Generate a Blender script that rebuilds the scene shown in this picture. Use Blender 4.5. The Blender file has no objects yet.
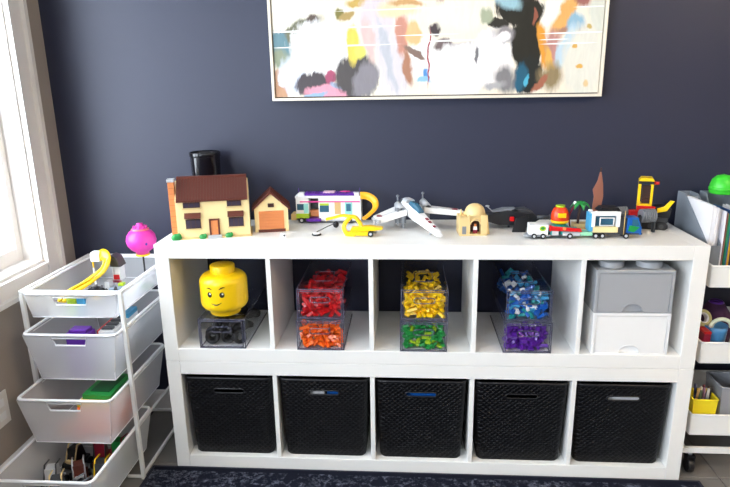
import bpy, bmesh, math, random
from mathutils import Vector, Matrix
PI = math.pi
rnd = random.Random(7)
S = bpy.context.scene
C = S.collection

# ------------------------------------------------------------------ camera
cam_d = bpy.data.cameras.new('camera')
cam = bpy.data.objects.new('camera', cam_d)
C.objects.link(cam)
fwd = Vector((-0.06896912, 0.96332107, -0.25933719))
right = Vector((0.99761662, 0.06714081, -0.01591202))
up = Vector((-0.00208373, 0.25981653, 0.96565575))
cam.matrix_world = Matrix(((right.x, up.x, -fwd.x, 0.8663), (right.y, up.y, -fwd.y, -1.9309),
                           (right.z, up.z, -fwd.z, 1.3986), (0, 0, 0, 1)))
cam_d.sensor_width = 36.0
cam_d.lens = 600.0 / 730.0 * 36.0
cam_d.clip_start = 0.02
S.camera = cam

# ------------------------------------------------------------------ world + daylight
w = bpy.data.worlds.new('daylight'); S.world = w
w.use_nodes = True
bg = w.node_tree.nodes['Background']
bg.inputs[0].default_value = (0.82, 0.91, 1.0, 1)
bg.inputs[1].default_value = 5.0
S.view_settings.view_transform = 'Standard'
S.view_settings.look = 'None'
S.view_settings.exposure = 1.52
S.view_settings.gamma = 1.0
S.view_settings.use_curve_mapping = False
S.cycles.use_denoising = True
S.cycles.max_bounces = 10
S.cycles.transparent_max_bounces = 24

ROOM_X0, ROOM_X1, ROOM_Y0, ROOM_Y1, ROOM_Z = -0.52, 6.2, -7.0, 0.40, 2.6
WIN = [(-0.66, 0.18, 0.755, 2.15), (-4.6, -1.15, 0.755, 2.15)]      # openings in the left wall (y0,y1,z0,z1)

def portal(name, loc, rot, sx, sy):
    l = bpy.data.lights.new(name, 'AREA'); l.shape = 'RECTANGLE'; l.size = sx; l.size_y = sy
    l.cycles.is_portal = True
    o = bpy.data.objects.new(name, l); C.objects.link(o); o.location = loc; o.rotation_euler = rot
for (a, b, z0, z1) in WIN:
    portal('window_portal', (-0.665, (a+b)/2, (z0+z1)/2), (0, -PI/2, 0), z1-z0, b-a)

# ------------------------------------------------------------------ materials
def lin(c):
    r = []
    for v in c:
        v /= 255.0
        r.append(v/12.92 if v <= 0.04045 else ((v+0.055)/1.055)**2.4)
    return (r[0], r[1], r[2], 1.0)
_m = {}
def mat(key, rgb, rough=0.5, var=0.04, scale=30.0, bump=0.0, bscale=200.0, metal=0.0, spec=0.5, alpha=None, trans=0.0):
    """procedural material: base colour with a little noise variation and optional fine bump"""
    if key in _m: return _m[key]
    m = bpy.data.materials.new(key); m.use_nodes = True
    nt = m.node_tree; n = nt.nodes; L = nt.links
    b = n['Principled BSDF']; out = n['Material Output']
    col = lin(rgb)
    tc = n.new('ShaderNodeTexCoord')
    nz = n.new('ShaderNodeTexNoise'); nz.inputs['Scale'].default_value = scale; nz.inputs['Detail'].default_value = 3
    L.new(tc.outputs['Object'], nz.inputs['Vector'])
    mx = n.new('ShaderNodeMix'); mx.data_type = 'RGBA'
    mx.inputs[6].default_value = tuple(max(0, c*(1-var)) for c in col[:3])+(1,)
    mx.inputs[7].default_value = tuple(min(1, c*(1+var)) for c in col[:3])+(1,)
    L.new(nz.outputs['Fac'], mx.inputs[0]); L.new(mx.outputs[2], b.inputs['Base Color'])
    b.inputs['Roughness'].default_value = rough; b.inputs['Metallic'].default_value = metal
    b.inputs['Specular IOR Level'].default_value = spec
    if bump:
        n2 = n.new('ShaderNodeTexNoise'); n2.inputs['Scale'].default_value = bscale
        L.new(tc.outputs['Object'], n2.inputs['Vector'])
        bp = n.new('ShaderNodeBump'); bp.inputs['Strength'].default_value = bump; bp.inputs['Distance'].default_value = 0.002
        L.new(n2.outputs['Fac'], bp.inputs['Height']); L.new(bp.outputs['Normal'], b.inputs['Normal'])
    if alpha is not None:
        tr = n.new('ShaderNodeBsdfTransparent'); ms = n.new('ShaderNodeMixShader')
        ms.inputs[0].default_value = alpha
        surf = b.outputs[0]
        if trans:
            tl = n.new('ShaderNodeBsdfTranslucent'); tl.inputs[0].default_value = col
            m2 = n.new('ShaderNodeMixShader'); m2.inputs[0].default_value = trans
            L.new(surf, m2.inputs[1]); L.new(tl.outputs[0], m2.inputs[2]); surf = m2.outputs[0]
        L.new(tr.outputs[0], ms.inputs[1]); L.new(surf, ms.inputs[2]); L.new(ms.outputs[0], out.inputs['Surface'])
    _m[key] = m
    return m

M_NAVY = mat('navy_wall_paint', (41, 45, 66), 0.5, 0.03, 6, 0.10, 260)
M_GREIGE = mat('greige_wall_paint', (156, 146, 138), 0.7, 0.03, 6, 0.08, 260)
M_CEIL = mat('ceiling_paint', (235, 232, 228), 0.9)
M_TRIM = mat('white_trim_paint', (232, 228, 224), 0.4, 0.02)
M_TILE = mat('grey_floor_tile', (118, 114, 110), 0.45, 0.10, 9, 0.05, 90)
M_GROUT = mat('dark_grout', (62, 59, 58), 0.9, 0.1, 80)
M_SHELF = mat('white_shelf_lacquer', (240, 239, 236), 0.35, 0.012, 20)
M_WHITE = mat('white_plastic', (240, 240, 240), 0.35, 0.01)
M_WMETAL = mat('white_powder_coat', (236, 236, 234), 0.4, 0.02)
M_MESH = mat('white_mesh_plastic', (248, 249, 252), 0.6, 0.04, 700, alpha=0.45, trans=0.45)
M_MESHRIM = mat('white_drawer_rim', (242, 243, 245), 0.45, 0.02)
M_BLACK = mat('black_plastic', (22, 22, 26), 0.4, 0.1)
M_GLOSSB = mat('black_gloss', (16, 17, 24), 0.15, 0.1)
def facing_fac(n, L, lo, hi):
    lw = n.new('ShaderNodeLayerWeight'); lw.inputs[0].default_value = .5
    p = n.new('ShaderNodeMath'); p.operation = 'POWER'; p.inputs[1].default_value = 4; L.new(lw.outputs['Facing'], p.inputs[0])
    a = n.new('ShaderNodeMath'); a.operation = 'MULTIPLY_ADD'; a.inputs[1].default_value = hi; a.inputs[2].default_value = lo; L.new(p.outputs[0], a.inputs[0])
    return a.outputs[0]
def clear_mat(key, tint, ior):
    m = bpy.data.materials.new(key); m.use_nodes = True
    n = m.node_tree.nodes; L = m.node_tree.links; n.remove(n['Principled BSDF'])
    t = n.new('ShaderNodeBsdfTransparent'); t.inputs[0].default_value = tint
    g = n.new('ShaderNodeBsdfGlossy'); g.inputs['Roughness'].default_value = 0.04
    mx = n.new('ShaderNodeMixShader'); L.new(facing_fac(n, L, .025, .30), mx.inputs[0]); L.new(t.outputs[0], mx.inputs[1]); L.new(g.outputs[0], mx.inputs[2])
    L.new(mx.outputs[0], n['Material Output'].inputs[0]); return m
M_CLEAR = clear_mat('clear_plastic', (.975, .975, .985, 1), 1.22)
M_CLEARE = mat('clear_plastic_edge', (96, 96, 118), 0.12, 0.05, alpha=0.55)
M_YEL = mat('toy_yellow', (250, 205, 10), 0.32, 0.015)
M_RED = mat('toy_red', (205, 24, 28), 0.3)
M_ORANGE = mat('toy_orange', (246, 110, 28), 0.3)
M_BLUE = mat('toy_blue', (22, 92, 178), 0.3)
M_TEAL = mat('toy_teal', (32, 150, 150), 0.3)
M_AZURE = mat('toy_azure', (70, 160, 205), 0.3)
M_GREEN = mat('toy_green', (30, 140, 62), 0.3)
M_LIME = mat('toy_lime', (176, 208, 40), 0.3)
M_PURP = mat('toy_purple', (92, 32, 150), 0.3)
M_PINK = mat('toy_pink', (232, 62, 172), 0.35)
M_CREAM = mat('toy_cream', (246, 224, 166), 0.4)
M_TAN = mat('toy_tan', (226, 198, 140), 0.4)
M_BROWN = mat('toy_brown', (98, 46, 34), 0.4)
M_DBROWN = mat('toy_dark_brown', (62, 34, 28), 0.4)
M_NOUG = mat('toy_nougat', (222, 138, 82), 0.4)
M_LGREY = mat('toy_light_grey', (190, 192, 196), 0.35)
M_GREY = mat('toy_grey', (128, 132, 138), 0.35)
M_DGREY = mat('toy_dark_grey', (62, 64, 68), 0.4)
M_TBLUE = mat('toy_window_blue', (60, 112, 140), 0.12, alpha=0.8)
M_DRED = mat('toy_dark_red', (140, 24, 50), 0.35)
M_BOXG = mat('storage_box_grey', (162, 165, 170), 0.4, 0.015)
M_FILE = mat('grey_mesh_file', (150, 158, 168), 0.5, 0.1, 500, alpha=0.8)
M_PAPER = mat('white_paper', (238, 236, 238), 0.8, 0.02)

def glass_mat():
    m = bpy.data.materials.new('window_glass'); m.use_nodes = True
    n = m.node_tree.nodes; L = m.node_tree.links
    n.remove(n['Principled BSDF'])
    t = n.new('ShaderNodeBsdfTransparent'); g = n.new('ShaderNodeBsdfGlossy'); g.inputs['Roughness'].default_value = 0.02
    mx = n.new('ShaderNodeMixShader'); L.new(facing_fac(n, L, .03, .4), mx.inputs[0]); L.new(t.outputs[0], mx.inputs[1]); L.new(g.outputs[0], mx.inputs[2])
    L.new(mx.outputs[0], n['Material Output'].inputs[0])
    return m
M_GLASS = glass_mat()

# ------------------------------------------------------------------ mesh builder
class MB:
    def __init__(s): s.v = []; s.f = []; s.smooth = []
    def add(s, vs, fs, smooth=False):
        o = len(s.v); s.v += [tuple(v) for v in vs]; s.f += [tuple(i+o for i in f) for f in fs]; s.smooth += [smooth]*len(fs)
        return s
    def box(s, x0, x1, y0, y1, z0, z1, M=None):
        vs = [Vector((x, y, z)) for z in (z0, z1) for y in (y0, y1) for x in (x0, x1)]
        if M: vs = [M @ v for v in vs]
        return s.add(vs, [(0, 2, 3, 1), (4, 5, 7, 6), (0, 1, 5, 4), (2, 6, 7, 3), (0, 4, 6, 2), (1, 3, 7, 5)])
    def cyl(s, c, r, h, axis='z', n=16, r2=None, M=None, smooth=True):
        if r2 is None: r2 = r
        A, B = [], []
        for i in range(n):
            a = 2*PI*i/n; p, q = math.cos(a), math.sin(a)
            for lst, rr, hh in ((A, r, 0), (B, r2, h)):
                if axis == 'z': v = Vector((c[0]+rr*p, c[1]+rr*q, c[2]+hh))
                elif axis == 'y': v = Vector((c[0]+rr*q, c[1]+hh, c[2]+rr*p))
                else: v = Vector((c[0]+hh, c[1]+rr*p, c[2]+rr*q))
                lst.append(M @ v if M else v)
        o = len(s.v); s.v += [tuple(v) for v in A+B]
        for i in range(n):
            j = (i+1) % n; s.f.append((o+i, o+j, o+n+j, o+n+i)); s.smooth.append(smooth)
        s.f.append(tuple(o+i for i in reversed(range(n)))); s.f.append(tuple(o+n+i for i in range(n))); s.smooth += [False, False]
        return s
    def lathe(s, prof, c=(0, 0, 0), n=32, M=None, smooth=True):
        o = len(s.v); k = len(prof)
        for i in range(n):
            a = 2*PI*i/n
            for r, z in prof:
                v = Vector((c[0]+r*math.cos(a), c[1]+r*math.sin(a), c[2]+z)); s.v.append(tuple(M @ v if M else v))
        for i in range(n):
            j = (i+1) % n
            for q in range(k-1):
                s.f.append((o+i*k+q, o+j*k+q, o+j*k+q+1, o+i*k+q+1)); s.smooth.append(smooth)
        return s
    def prism(s, pts, a0, a1, axis='y', M=None):
        """polygon (2D) extruded along an axis: axis y -> pts are (x,z); x -> (y,z); z -> (x,y)"""
        n = len(pts); vs = []
        for a in (a0, a1):
            for p, q in pts:
                v = Vector((p, a, q)) if axis == 'y' else Vector((a, p, q)) if axis == 'x' else Vector((p, q, a))
                vs.append(M @ v if M else v)
        fs = [tuple(range(n)), tuple(reversed(range(n, 2*n)))]+[(i, n+i, n+(i+1) % n, (i+1) % n) for i in range(n)]
        return s.add(vs, fs)
    def tube(s, pts, r, n=8, closed=False, smooth=True, flat=None):
        pts = [Vector(p) for p in pts]; k = len(pts); o = len(s.v); prev = None
        for i, p in enumerate(pts):
            if closed: d = pts[(i+1) % k]-pts[i-1]
            else: d = pts[min(i+1, k-1)]-pts[max(i-1, 0)]
            d.normalize()
            u = prev if prev is not None else (Vector((0, 0, 1)) if abs(d.z) < 0.9 else Vector((0, 1, 0)))
            u = (u-d*u.dot(d)); u.normalize(); prev = u; v2 = d.cross(u)
            ra, rb = (r, r) if flat is None else (r, flat)
            for j in range(n):
                a = 2*PI*(j+0.5)/n; s.v.append(tuple(p+u*ra*math.cos(a)+v2*rb*math.sin(a)))
        for i in range(k if closed else k-1):
            i2 = (i+1) % k
            for j in range(n):
                j2 = (j+1) % n; s.f.append((o+i*n+j, o+i*n+j2, o+i2*n+j2, o+i2*n+j)); s.smooth.append(smooth)
        if not closed:
            s.f.append(tuple(o+j for j in reversed(range(n)))); s.f.append(tuple(o+(k-1)*n+j for j in range(n))); s.smooth += [False, False]
        return s
    def ball(s, c, rx, ry, rz, n=16, k=10, M=None):
        prof = [(math.cos(-PI/2+PI*i/k), math.sin(-PI/2+PI*i/k)) for i in range(k+1)]
        o = len(s.v)
        s.lathe(prof, n=n)
        for i in range(o, len(s.v)):
            x, y, z = s.v[i]; v = Vector((c[0]+x*rx, c[1]+y*ry, c[2]+z*rz)); s.v[i] = tuple(M @ v if M else v)
        return s
    def studs(s, x0, x1, y0, y1, z, nx, ny, r=0.0024, h=0.0018, n=8):
        for i in range(nx):
            for j in range(ny):
                s.cyl((x0+(x1-x0)*(i+.5)/nx, y0+(y1-y0)*(j+.5)/ny, z), r, h, n=n)
        return s
    def mesh(s, name, m, bevel=0.0, seg=2):
        me = bpy.data.meshes.new(name); me.from_pydata(s.v, [], s.f)
        me.polygons.foreach_set('use_smooth', s.smooth)
        bm = bmesh.new(); bm.from_mesh(me)
        bmesh.ops.remove_doubles(bm, verts=bm.verts, dist=1e-6)
        bmesh.ops.recalc_face_normals(bm, faces=bm.faces)
        if bevel:
            es = [e for e in bm.edges if e.is_manifold and e.calc_face_angle(0) > 0.6]
            bmesh.ops.bevel(bm, geom=es, offset=bevel, segments=seg, profile=0.5, affect='EDGES', clamp_overlap=True)
        bm.to_mesh(me); bm.free()
        me.materials.append(m)
        return me

def link(name, me, parent=None, loc=None, rot=None):
    o = bpy.data.objects.new(name, me); C.objects.link(o)
    if parent: o.parent = parent
    if loc is not None: o.location = loc
    if rot is not None: o.rotation_euler = rot
    return o
def part(name, mb, m, parent=None, bevel=0.0, label=None, loc=None, rot=None):
    o = link(name, mb.mesh(name, m, bevel), parent, loc, rot)
    if label: o['label'] = label
    return o
def tag(o, label, cat, group=None):
    o['label'] = label; o['category'] = cat
    if group: o['group'] = group
    return o
def thing(name, label, cat, loc=(0, 0, 0), rz=0.0, group=None):
    o = bpy.data.objects.new(name, None); C.objects.link(o); o.empty_display_size = 0.02
    o.location = loc; o.rotation_euler = (0, 0, rz)
    return tag(o, label, cat, group)
def struct(name, mb, m, label=None, cat=None, parent=None, bevel=0.0):
    o = part(name, mb, m, parent, bevel)
    if parent is None: o['kind'] = 'structure'
    if label: o['label'] = label
    if cat: o['category'] = cat
    return o
def bx(*a): return MB().box(*a)

# ------------------------------------------------------------------ the room
X0, X1, Y0, Y1, RZ = ROOM_X0, ROOM_X1, ROOM_Y0, ROOM_Y1, ROOM_Z
struct('wall_back', bx(X0-.14, X1+.1, Y1, Y1+.1, 0, RZ), M_NAVY, 'dark navy painted wall behind the white shelf', 'wall')
wl = MB()
ys = [Y0, WIN[1][0], WIN[1][1], WIN[0][0], WIN[0][1], Y1]
wl.box(X0-.14, X0, Y0, Y1, 0, .755); wl.box(X0-.14, X0, Y0, Y1, 2.15, RZ)
for a, b in ((ys[0], ys[1]), (ys[2], ys[3]), (ys[4], ys[5])): wl.box(X0-.14, X0, a, b, .755, 2.15)
struct('wall_left', wl, M_GREIGE, 'greige painted wall around the window on the left', 'wall')
struct('wall_right', bx(X1, X1+.1, Y0, Y1, 0, RZ), M_GREIGE, 'greige side wall far to the right, out of view', 'wall')
wr = bx(X0-.14, X1+.1, Y0-.1, Y0, 0, RZ)
struct('wall_rear', wr, M_GREIGE, 'greige wall behind the camera far from the shelf', 'wall')
struct('ceiling', bx(X0-.14, X1+.1, Y0-.1, Y1+.1, RZ, RZ+.1), M_CEIL, 'plain white ceiling above the playroom', 'ceiling')
floor = struct('floor', bx(X0-.14, X1+.1, Y0-.1, Y1+.1, -.06, -.004), M_GROUT, 'grey tiled floor with dark grout joints', 'floor')
# floor tiles (each its own piece)
TS, TG = 0.45, 0.004
tme = bx(TG/2, TS-TG/2, TG/2, TS-TG/2, -.012, 0).mesh('tile', M_TILE, 0.0015, 1)
tx = 1.995-TS*6
while tx < X1:
    ty = 0.02+TS*1-0.45*12
    while ty < Y1:
        if tx+TS > X0 and ty+TS > Y0 and tx > X0-.2 :
            if tx+TS <= X1 and tx >= X0-.14 and ty >= Y0 and ty+TS <= Y1+.1:
                link('tile', tme, floor, (tx, ty, 0))
        ty += TS
    tx += TS

def window(idx, y0, y1, z0, z1, label):
    x = X0
    wroot = thing('window_%d' % idx, label, 'window', (x, (y0+y1)/2, z0)); wroot['kind'] = 'structure'
    def P(name, mb, m, bevel=0.0, parent=wroot): 
        o = part(name, mb, m, parent, bevel); 
        if parent is wroot: o.location = (-x, -(y0+y1)/2, -z0)
        return o
    cw = .10
    prof = [(0, 0), (.022, 0), (.022, .010), (.015, .014), (.015, cw-.024), (.028, cw-.020), (.028, cw), (0, cw)]   # (thickness, distance from the opening)
    P('casing', MB().prism([(x+p, y1+q) for p, q in prof], z0-.08, z1+cw, 'z'), M_TRIM)
    P('casing', MB().prism([(x+p, y0-q) for p, q in prof], z0-.08, z1+cw, 'z'), M_TRIM)
    P('casing', MB().prism([(x+p, z1+q) for p, q in prof], y0+.0005, y1-.0005, 'y'), M_TRIM)
    P('casing', MB().prism([(x+p, z0-q*.8) for p, q in prof], y0+.0005, y1-.0005, 'y'), M_TRIM)
    j = MB().box(x-.139, x+.001, y1-.008, y1-.0005, z0+.012, z1-.0005)
    P('jamb', j, M_TRIM)
    P('jamb', MB().box(x-.139, x+.001, y0+.0005, y0+.008, z0+.012, z1-.0005), M_TRIM)
    P('jamb', MB().box(x-.139, x+.001, y0+.0085, y1-.0085, z1-.008, z1-.0005), M_TRIM)
    P('window_sill', bx(x-.14, x+.004, y0, y1, z0-.004, z0+.012), M_TRIM, .002)
    ym = (y0+y1)/2
    for a, b in ((y0+.008, ym), (ym, y1-.008)):
        sf = MB()
        xa, xb = x-.105, x-.07
        sf.box(xa, xb, a, a+.034, z0+.012, z1-.008).box(xa, xb, b-.034, b, z0+.012, z1-.008)
        sf.box(xa, xb, a+.034, b-.034, z0+.012, z0+.065).box(xa, xb, a+.034, b-.034, z1-.055, z1-.008)
        so = P('sash', sf, M_TRIM, .003)
        part('pane', bx(x-.09, x-.086, a+.034, b-.034, z0+.065, z1-.055), M_GLASS, so)
    return wroot
window(1, *WIN[0], 'bright white-framed window at the left edge above the drawer cart')
window(2, *WIN[1], 'second white-framed window on the left wall nearer the camera')
# baseboards
struct('baseboard_left', MB().prism([(X0, 0), (X0+.014, 0), (X0+.014, .12), (X0+.008, .145), (X0, .15)], Y0, Y1, 'y'), M_TRIM, 'white baseboard along the left wall behind the cart', 'baseboard')
struct('baseboard_back', MB().prism([(Y1, 0), (Y1-.010, 0), (Y1-.010, .085), (Y1-.006, .095), (Y1, .10)], X0+.014, X1, 'x'), M_TRIM, 'white baseboard along the navy wall', 'baseboard')
# outlet on the left wall
ot = thing('wall_outlet', 'white outlet cover plate on the left wall beside the drawer cart', 'outlet', (X0, -.185, .335))
part('cover_plate', bx(0, .006, -.038, .038, -.06, .06), M_TRIM, ot, .002)
for dz in (-.024, .024): part('socket', bx(.0055, .008, -.016, .016, dz-.014, dz+.014), M_WHITE, ot, .001)

# added fill lamp outside the frame, warms and greys the wall at the right
cl = thing('fill_ceiling_lamp', 'added warm fill lamp with round white shade, unseen over the right of the room', 'lamp', (2.9, -1.7, RZ))
part('canopy', MB().lathe([(0, 0), (.07, 0), (.07, -.02), (.02, -.03), (0, -.03)], n=24), M_TRIM, cl)
part('shade', MB().lathe([(.20, -.06), (.21, -.10), (.15, -.16), (0, -.18)], n=32), mat('lamp_opal', (250, 240, 220), .4, alpha=.5, trans=.8), cl)
ll = bpy.data.lights.new('fill_bulb', 'POINT'); ll.energy = 30; ll.color = (1, .80, .58); ll.shadow_soft_size = .06
lo = bpy.data.objects.new('fill_bulb', ll); C.objects.link(lo); lo.parent = cl; lo.location = (0, 0, -.10)

# ------------------------------------------------------------------ rug
def rug_mat():
    m = bpy.data.materials.new('distressed_navy_rug'); m.use_nodes = True
    nt = m.node_tree; n = nt.nodes; L = nt.links; b = n['Principled BSDF']
    tc = n.new('ShaderNodeTexCoord')
    big = n.new('ShaderNodeTexNoise'); big.inputs['Scale'].default_value = 9; big.inputs['Detail'].default_value = 4
    fine = n.new('ShaderNodeTexNoise'); fine.inputs['Scale'].default_value = 55; fine.inputs['Detail'].default_value = 6; fine.inputs['Roughness'].default_value = .7
    vor = n.new('ShaderNodeTexVoronoi'); vor.feature = 'DISTANCE_TO_EDGE'; vor.inputs['Scale'].default_value = 16
    for q in (big, fine, vor): L.new(tc.outputs['Object'], q.inputs['Vector'])
    r1 = n.new('ShaderNodeMapRange'); r1.inputs[1].default_value = .48; r1.inputs[2].default_value = .68; L.new(fine.outputs['Fac'], r1.inputs[0])
    r2 = n.new('ShaderNodeMapRange'); r2.inputs[1].default_value = .40; r2.inputs[2].default_value = .60; L.new(big.outputs['Fac'], r2.inputs[0])
    r3 = n.new('ShaderNodeMapRange'); r3.inputs[1].default_value = .10; r3.inputs[2].default_value = .02; L.new(vor.outputs['Distance'], r3.inputs[0])
    ad = n.new('ShaderNodeMath'); ad.operation = 'ADD'; ad.use_clamp = True; L.new(r2.outputs[0], ad.inputs[0]); L.new(r3.outputs[0], ad.inputs[1])
    mu = n.new('ShaderNodeMath'); mu.operation = 'MULTIPLY'; L.new(r1.outputs[0], mu.inputs[0]); L.new(ad.outputs[0], mu.inputs[1])
    # plain dark border band measured from the rug's own edges
    sep = n.new('ShaderNodeSeparateXYZ'); L.new(tc.outputs['Object'], sep.inputs[0])
    bd = n.new('ShaderNodeMath'); bd.operation = 'LESS_THAN'; bd.inputs[1].default_value = -.022; L.new(sep.outputs['Y'], bd.inputs[0])
    m3 = n.new('ShaderNodeMath'); m3.operation = 'MULTIPLY'; L.new(mu.outputs[0], m3.inputs[0]); L.new(bd.outputs[0], m3.inputs[1])
    mx = n.new('ShaderNodeMix'); mx.data_type = 'RGBA'
    mx.inputs[6].default_value = lin((22, 24, 36)); mx.inputs[7].default_value = lin((108, 112, 126))
    L.new(m3.outputs[0], mx.inputs[0]); L.new(mx.outputs[2], b.inputs['Base Color'])
    b.inputs['Roughness'].default_value = .95; b.inputs['Specular IOR Level'].default_value = .1
    bp = n.new('ShaderNodeBump'); bp.inputs['Strength'].default_value = .4; bp.inputs['Distance'].default_value = .003
    L.new(fine.outputs['Fac'], bp.inputs['Height']); L.new(bp.outputs['Normal'], b.inputs['Normal'])
    return m
rug = thing('area_rug', 'dark navy rug with faded pale pattern on the floor before the shelf', 'rug', (-.082, -.016, 0))
part('pile', bx(0, 1.985, -1.7, 0, 0, .010), rug_mat(), rug, .003)
ed = mat('rug_binding', (30, 33, 48), .9, .1)
part('binding', MB().box(-.006, 1.991, -.004, .004, 0, .0115).box(-.006, .004, -1.7, -.004, 0, .0115).box(1.981, 1.991, -1.7, -.004, 0, .0115), ed, rug, .002)

# ------------------------------------------------------------------ shelf units
T, t, c = .05, .016, .336
W = 2*T+5*c+4*t; UH = 2*T+c; D = .385
def shelf_unit(z, label):
    u = thing('shelf_unit', label, 'shelf', (0, 0, z), group='white five-compartment shelf units')
    for x in (0, W-T): part('side_panel', bx(x, x+T, 0, D, 0, UH), M_SHELF, u, .0018)
    for zz, nm in ((0, 'bottom_panel'), (UH-T, 'top_panel')): part(nm, bx(T+.0004, W-T-.0004, .0003, D, zz, zz+T), M_SHELF, u, .0018)
    for i in range(4):
        x = T+(i+1)*c+i*t
        part('divider', bx(x, x+t, .002, D, T, UH-T), M_SHELF, u, .0008)
    return u
shelf_unit(0.0, 'white lower shelf unit on the floor holding five black baskets')
shelf_unit(UH+.0012, 'white upper shelf unit holding clear drawers, with toys on its top')
TOP = 2*UH+.0012      # 0.873
SH = UH+T+.0012       # floor of the upper compartments 0.486
def cx0(i): return T+i*(c+t)

# ------------------------------------------------------------------ black woven baskets
def weave_mat():
    m = bpy.data.materials.new('black_woven_plastic'); m.use_nodes = True
    nt = m.node_tree; n = nt.nodes; L = nt.links; b = n['Principled BSDF']
    tc = n.new('ShaderNodeTexCoord')
    sp_ = n.new('ShaderNodeSeparateXYZ'); L.new(tc.outputs['Object'], sp_.inputs[0])
    def M2(op, a_, b_):
        q = n.new('ShaderNodeMath'); q.operation = op
        for i_, v_ in enumerate((a_, b_)):
            if v_ is None: continue
            if isinstance(v_, (int, float)): q.inputs[i_].default_value = v_
            else: L.new(v_, q.inputs[i_])
        return q.outputs[0]
    h_ = M2('ADD', sp_.outputs['X'], sp_.outputs['Y'])
    f_ = 2*PI/.020/2
    hx = M2('MULTIPLY', h_, f_); hz_ = M2('MULTIPLY', sp_.outputs['Z'], f_*1.15)
    w1 = M2('SINE', M2('ADD', hx, hz_), None); w2 = M2('SINE', M2('SUBTRACT', hx, hz_), None)
    r_ = M2('ABSOLUTE', M2('MULTIPLY', w1, w2), None)
    r = n.new('ShaderNodeMapRange'); r.inputs[1].default_value = .55; r.inputs[2].default_value = .08; L.new(r_, r.inputs[0])
    mx = n.new('ShaderNodeMix'); mx.data_type = 'RGBA'; mx.inputs[6].default_value = lin((3, 3, 5)); mx.inputs[7].default_value = lin((13, 13, 19))
    L.new(r.outputs[0], mx.inputs[0]); L.new(mx.outputs[2], b.inputs['Base Color'])
    b.inputs['Roughness'].default_value = .4; b.inputs['Specular IOR Level'].default_value = .22
    bp = n.new('ShaderNodeBump'); bp.inputs['Strength'].default_value = .7; bp.inputs['Distance'].default_value = .004
    L.new(r.outputs[0], bp.inputs['Height']); L.new(bp.outputs['Normal'], b.inputs['Normal'])
    return m
M_WEAVE = weave_mat()
def rrect(x0, x1, y0, y1, r, n=5):
    pts = []
    for cx_, cy_, a0 in ((x1-r, y1-r, 0), (x0+r, y1-r, PI/2), (x0+r, y0+r, PI), (x1-r, y0+r, 3*PI/2)):
        for i in range(n):
            a = a0+PI/2*i/(n-1); pts.append((cx_+r*math.cos(a), cy_+r*math.sin(a)))
    return pts
def slot_outline(hw, hh, n=6):
    """stadium slot outline (x,z), counter-clockwise"""
    p = []
    for i in range(n): a = -PI/2+PI*i/(n-1); p.append((hw-hh+hh*math.cos(a), hh*math.sin(a)))
    for i in range(n): a = PI/2+PI*i/(n-1); p.append((-hw+hh+hh*math.cos(a), hh*math.sin(a)))
    return p
def basket_mesh():
    wt, wb, H, dp = .322, .298, .316, .36
    mb = MB()
    def ring(z, inset):
        k = z/H; hw = (wb+(wt-wb)*k)/2-inset; y0 = .012*(1-k)+inset; y1 = dp-.012*(1-k)-inset
        return [Vector((x, y, z)) for x, y in rrect(-hw, hw, y0, y1, .022-inset*.5)]
    zs = [0, .006, .05, .12, .19, .252, .28, .31, H]
    rings = [ring(z, .008 if z == 0 else 0) for z in zs]
    inner = [ring(z, .004) for z in zs]
    n = len(rings[0]); 
    # front face is the long segment between corner 3 end and corner 4 start
    fi = [i for i in range(n) if abs(rings[3][i].y-rings[3][(i+1) % n].y) < 1e-6 and rings[3][i].y < .1][0]
    def wall(R, flip):
        for q in range(len(R)-1):
            for i in range(n):
                j = (i+1) % n
                if i == fi and q in (5,):   # row holding the handle slot (z .252-.28), rebuilt below
                    a, b_, c_, d_ = R[q][i], R[q][j], R[q+1][j], R[q+1][i]
                    zc, yc = (a.z+c_.z)/2, (a.y+c_.y)/2
                    so = slot_outline(.056, .0085)
                    m2 = len(so)
                    vs = [a, b_, c_, d_]+[Vector((p, a.y+(c_.y-a.y)*((zc+r_-a.z)/(c_.z-a.z)), zc+r_)) for p, r_ in so]
                    h = m2//2
                    # vertices 4..: first half = right cap (bottom->top), second half = left cap (top->bottom)
                    fs = []
                    rc = list(range(4, 4+h)); lc = list(range(4+h, 4+m2))
                    fs.append((0, 1, rc[0], lc[-1]))
                    fs.append((1, 2)+tuple(reversed(rc)))
                    fs.append((2, 3, lc[0], rc[-1]))
                    fs.append((3, 0)+tuple(reversed(lc)))
                    mb.add(vs, fs)
                else:
                    mb.add([R[q][i], R[q][j], R[q+1][j], R[q+1][i]], [(0, 1, 2, 3)], True)
    wall(rings, False); wall(inner, True)
    # slot wall thickness
    mb.add([v for v in rings[0]], [tuple(range(n))]); mb.add([v for v in inner[1]], [tuple(range(n))])
    return mb.mesh('basket_body', M_WEAVE), rings, wt, H, dp
bme, brings, bwt, bH, bdp = basket_mesh()
rim = MB().tube([(x, y, bH) for x, y in rrect(-bwt/2+.002, bwt/2-.002, .002, bdp-.002, .022)], .005, 8, True)
for i in range(1): pass
rimme = rim.mesh('rim', M_BLACK)
slot = MB().tube([(x, .0025, .266+z) for x, z in slot_outline(.056, .0085, 7)], .0028, 6, True)
slotme = slot.mesh('handle_slot', M_BLACK)
bl = ['black woven basket at the far left of the lower row, below the yellow head',
      'black woven basket with white and blue showing through its handle slot',
      'middle black woven basket with a blue strip behind its handle slot',
      'black woven basket with an empty dark handle slot, fourth from the left',
      'black woven basket at the right end of the lower row, white behind its slot']
bx_c = [.5*(.068+.374)+.001, .565, .916, 1.270, 1.616]
for i in range(5):
    b = thing('storage_basket', bl[i], 'basket', (cx0(i)+c/2+(.002, -.002, -.003, .0, -.002)[i], .008, T+.0005), group='black woven baskets in the lower shelf row')
    link('body', bme, b); link('rim', rimme, b); link('handle_slot', slotme, b)
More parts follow.
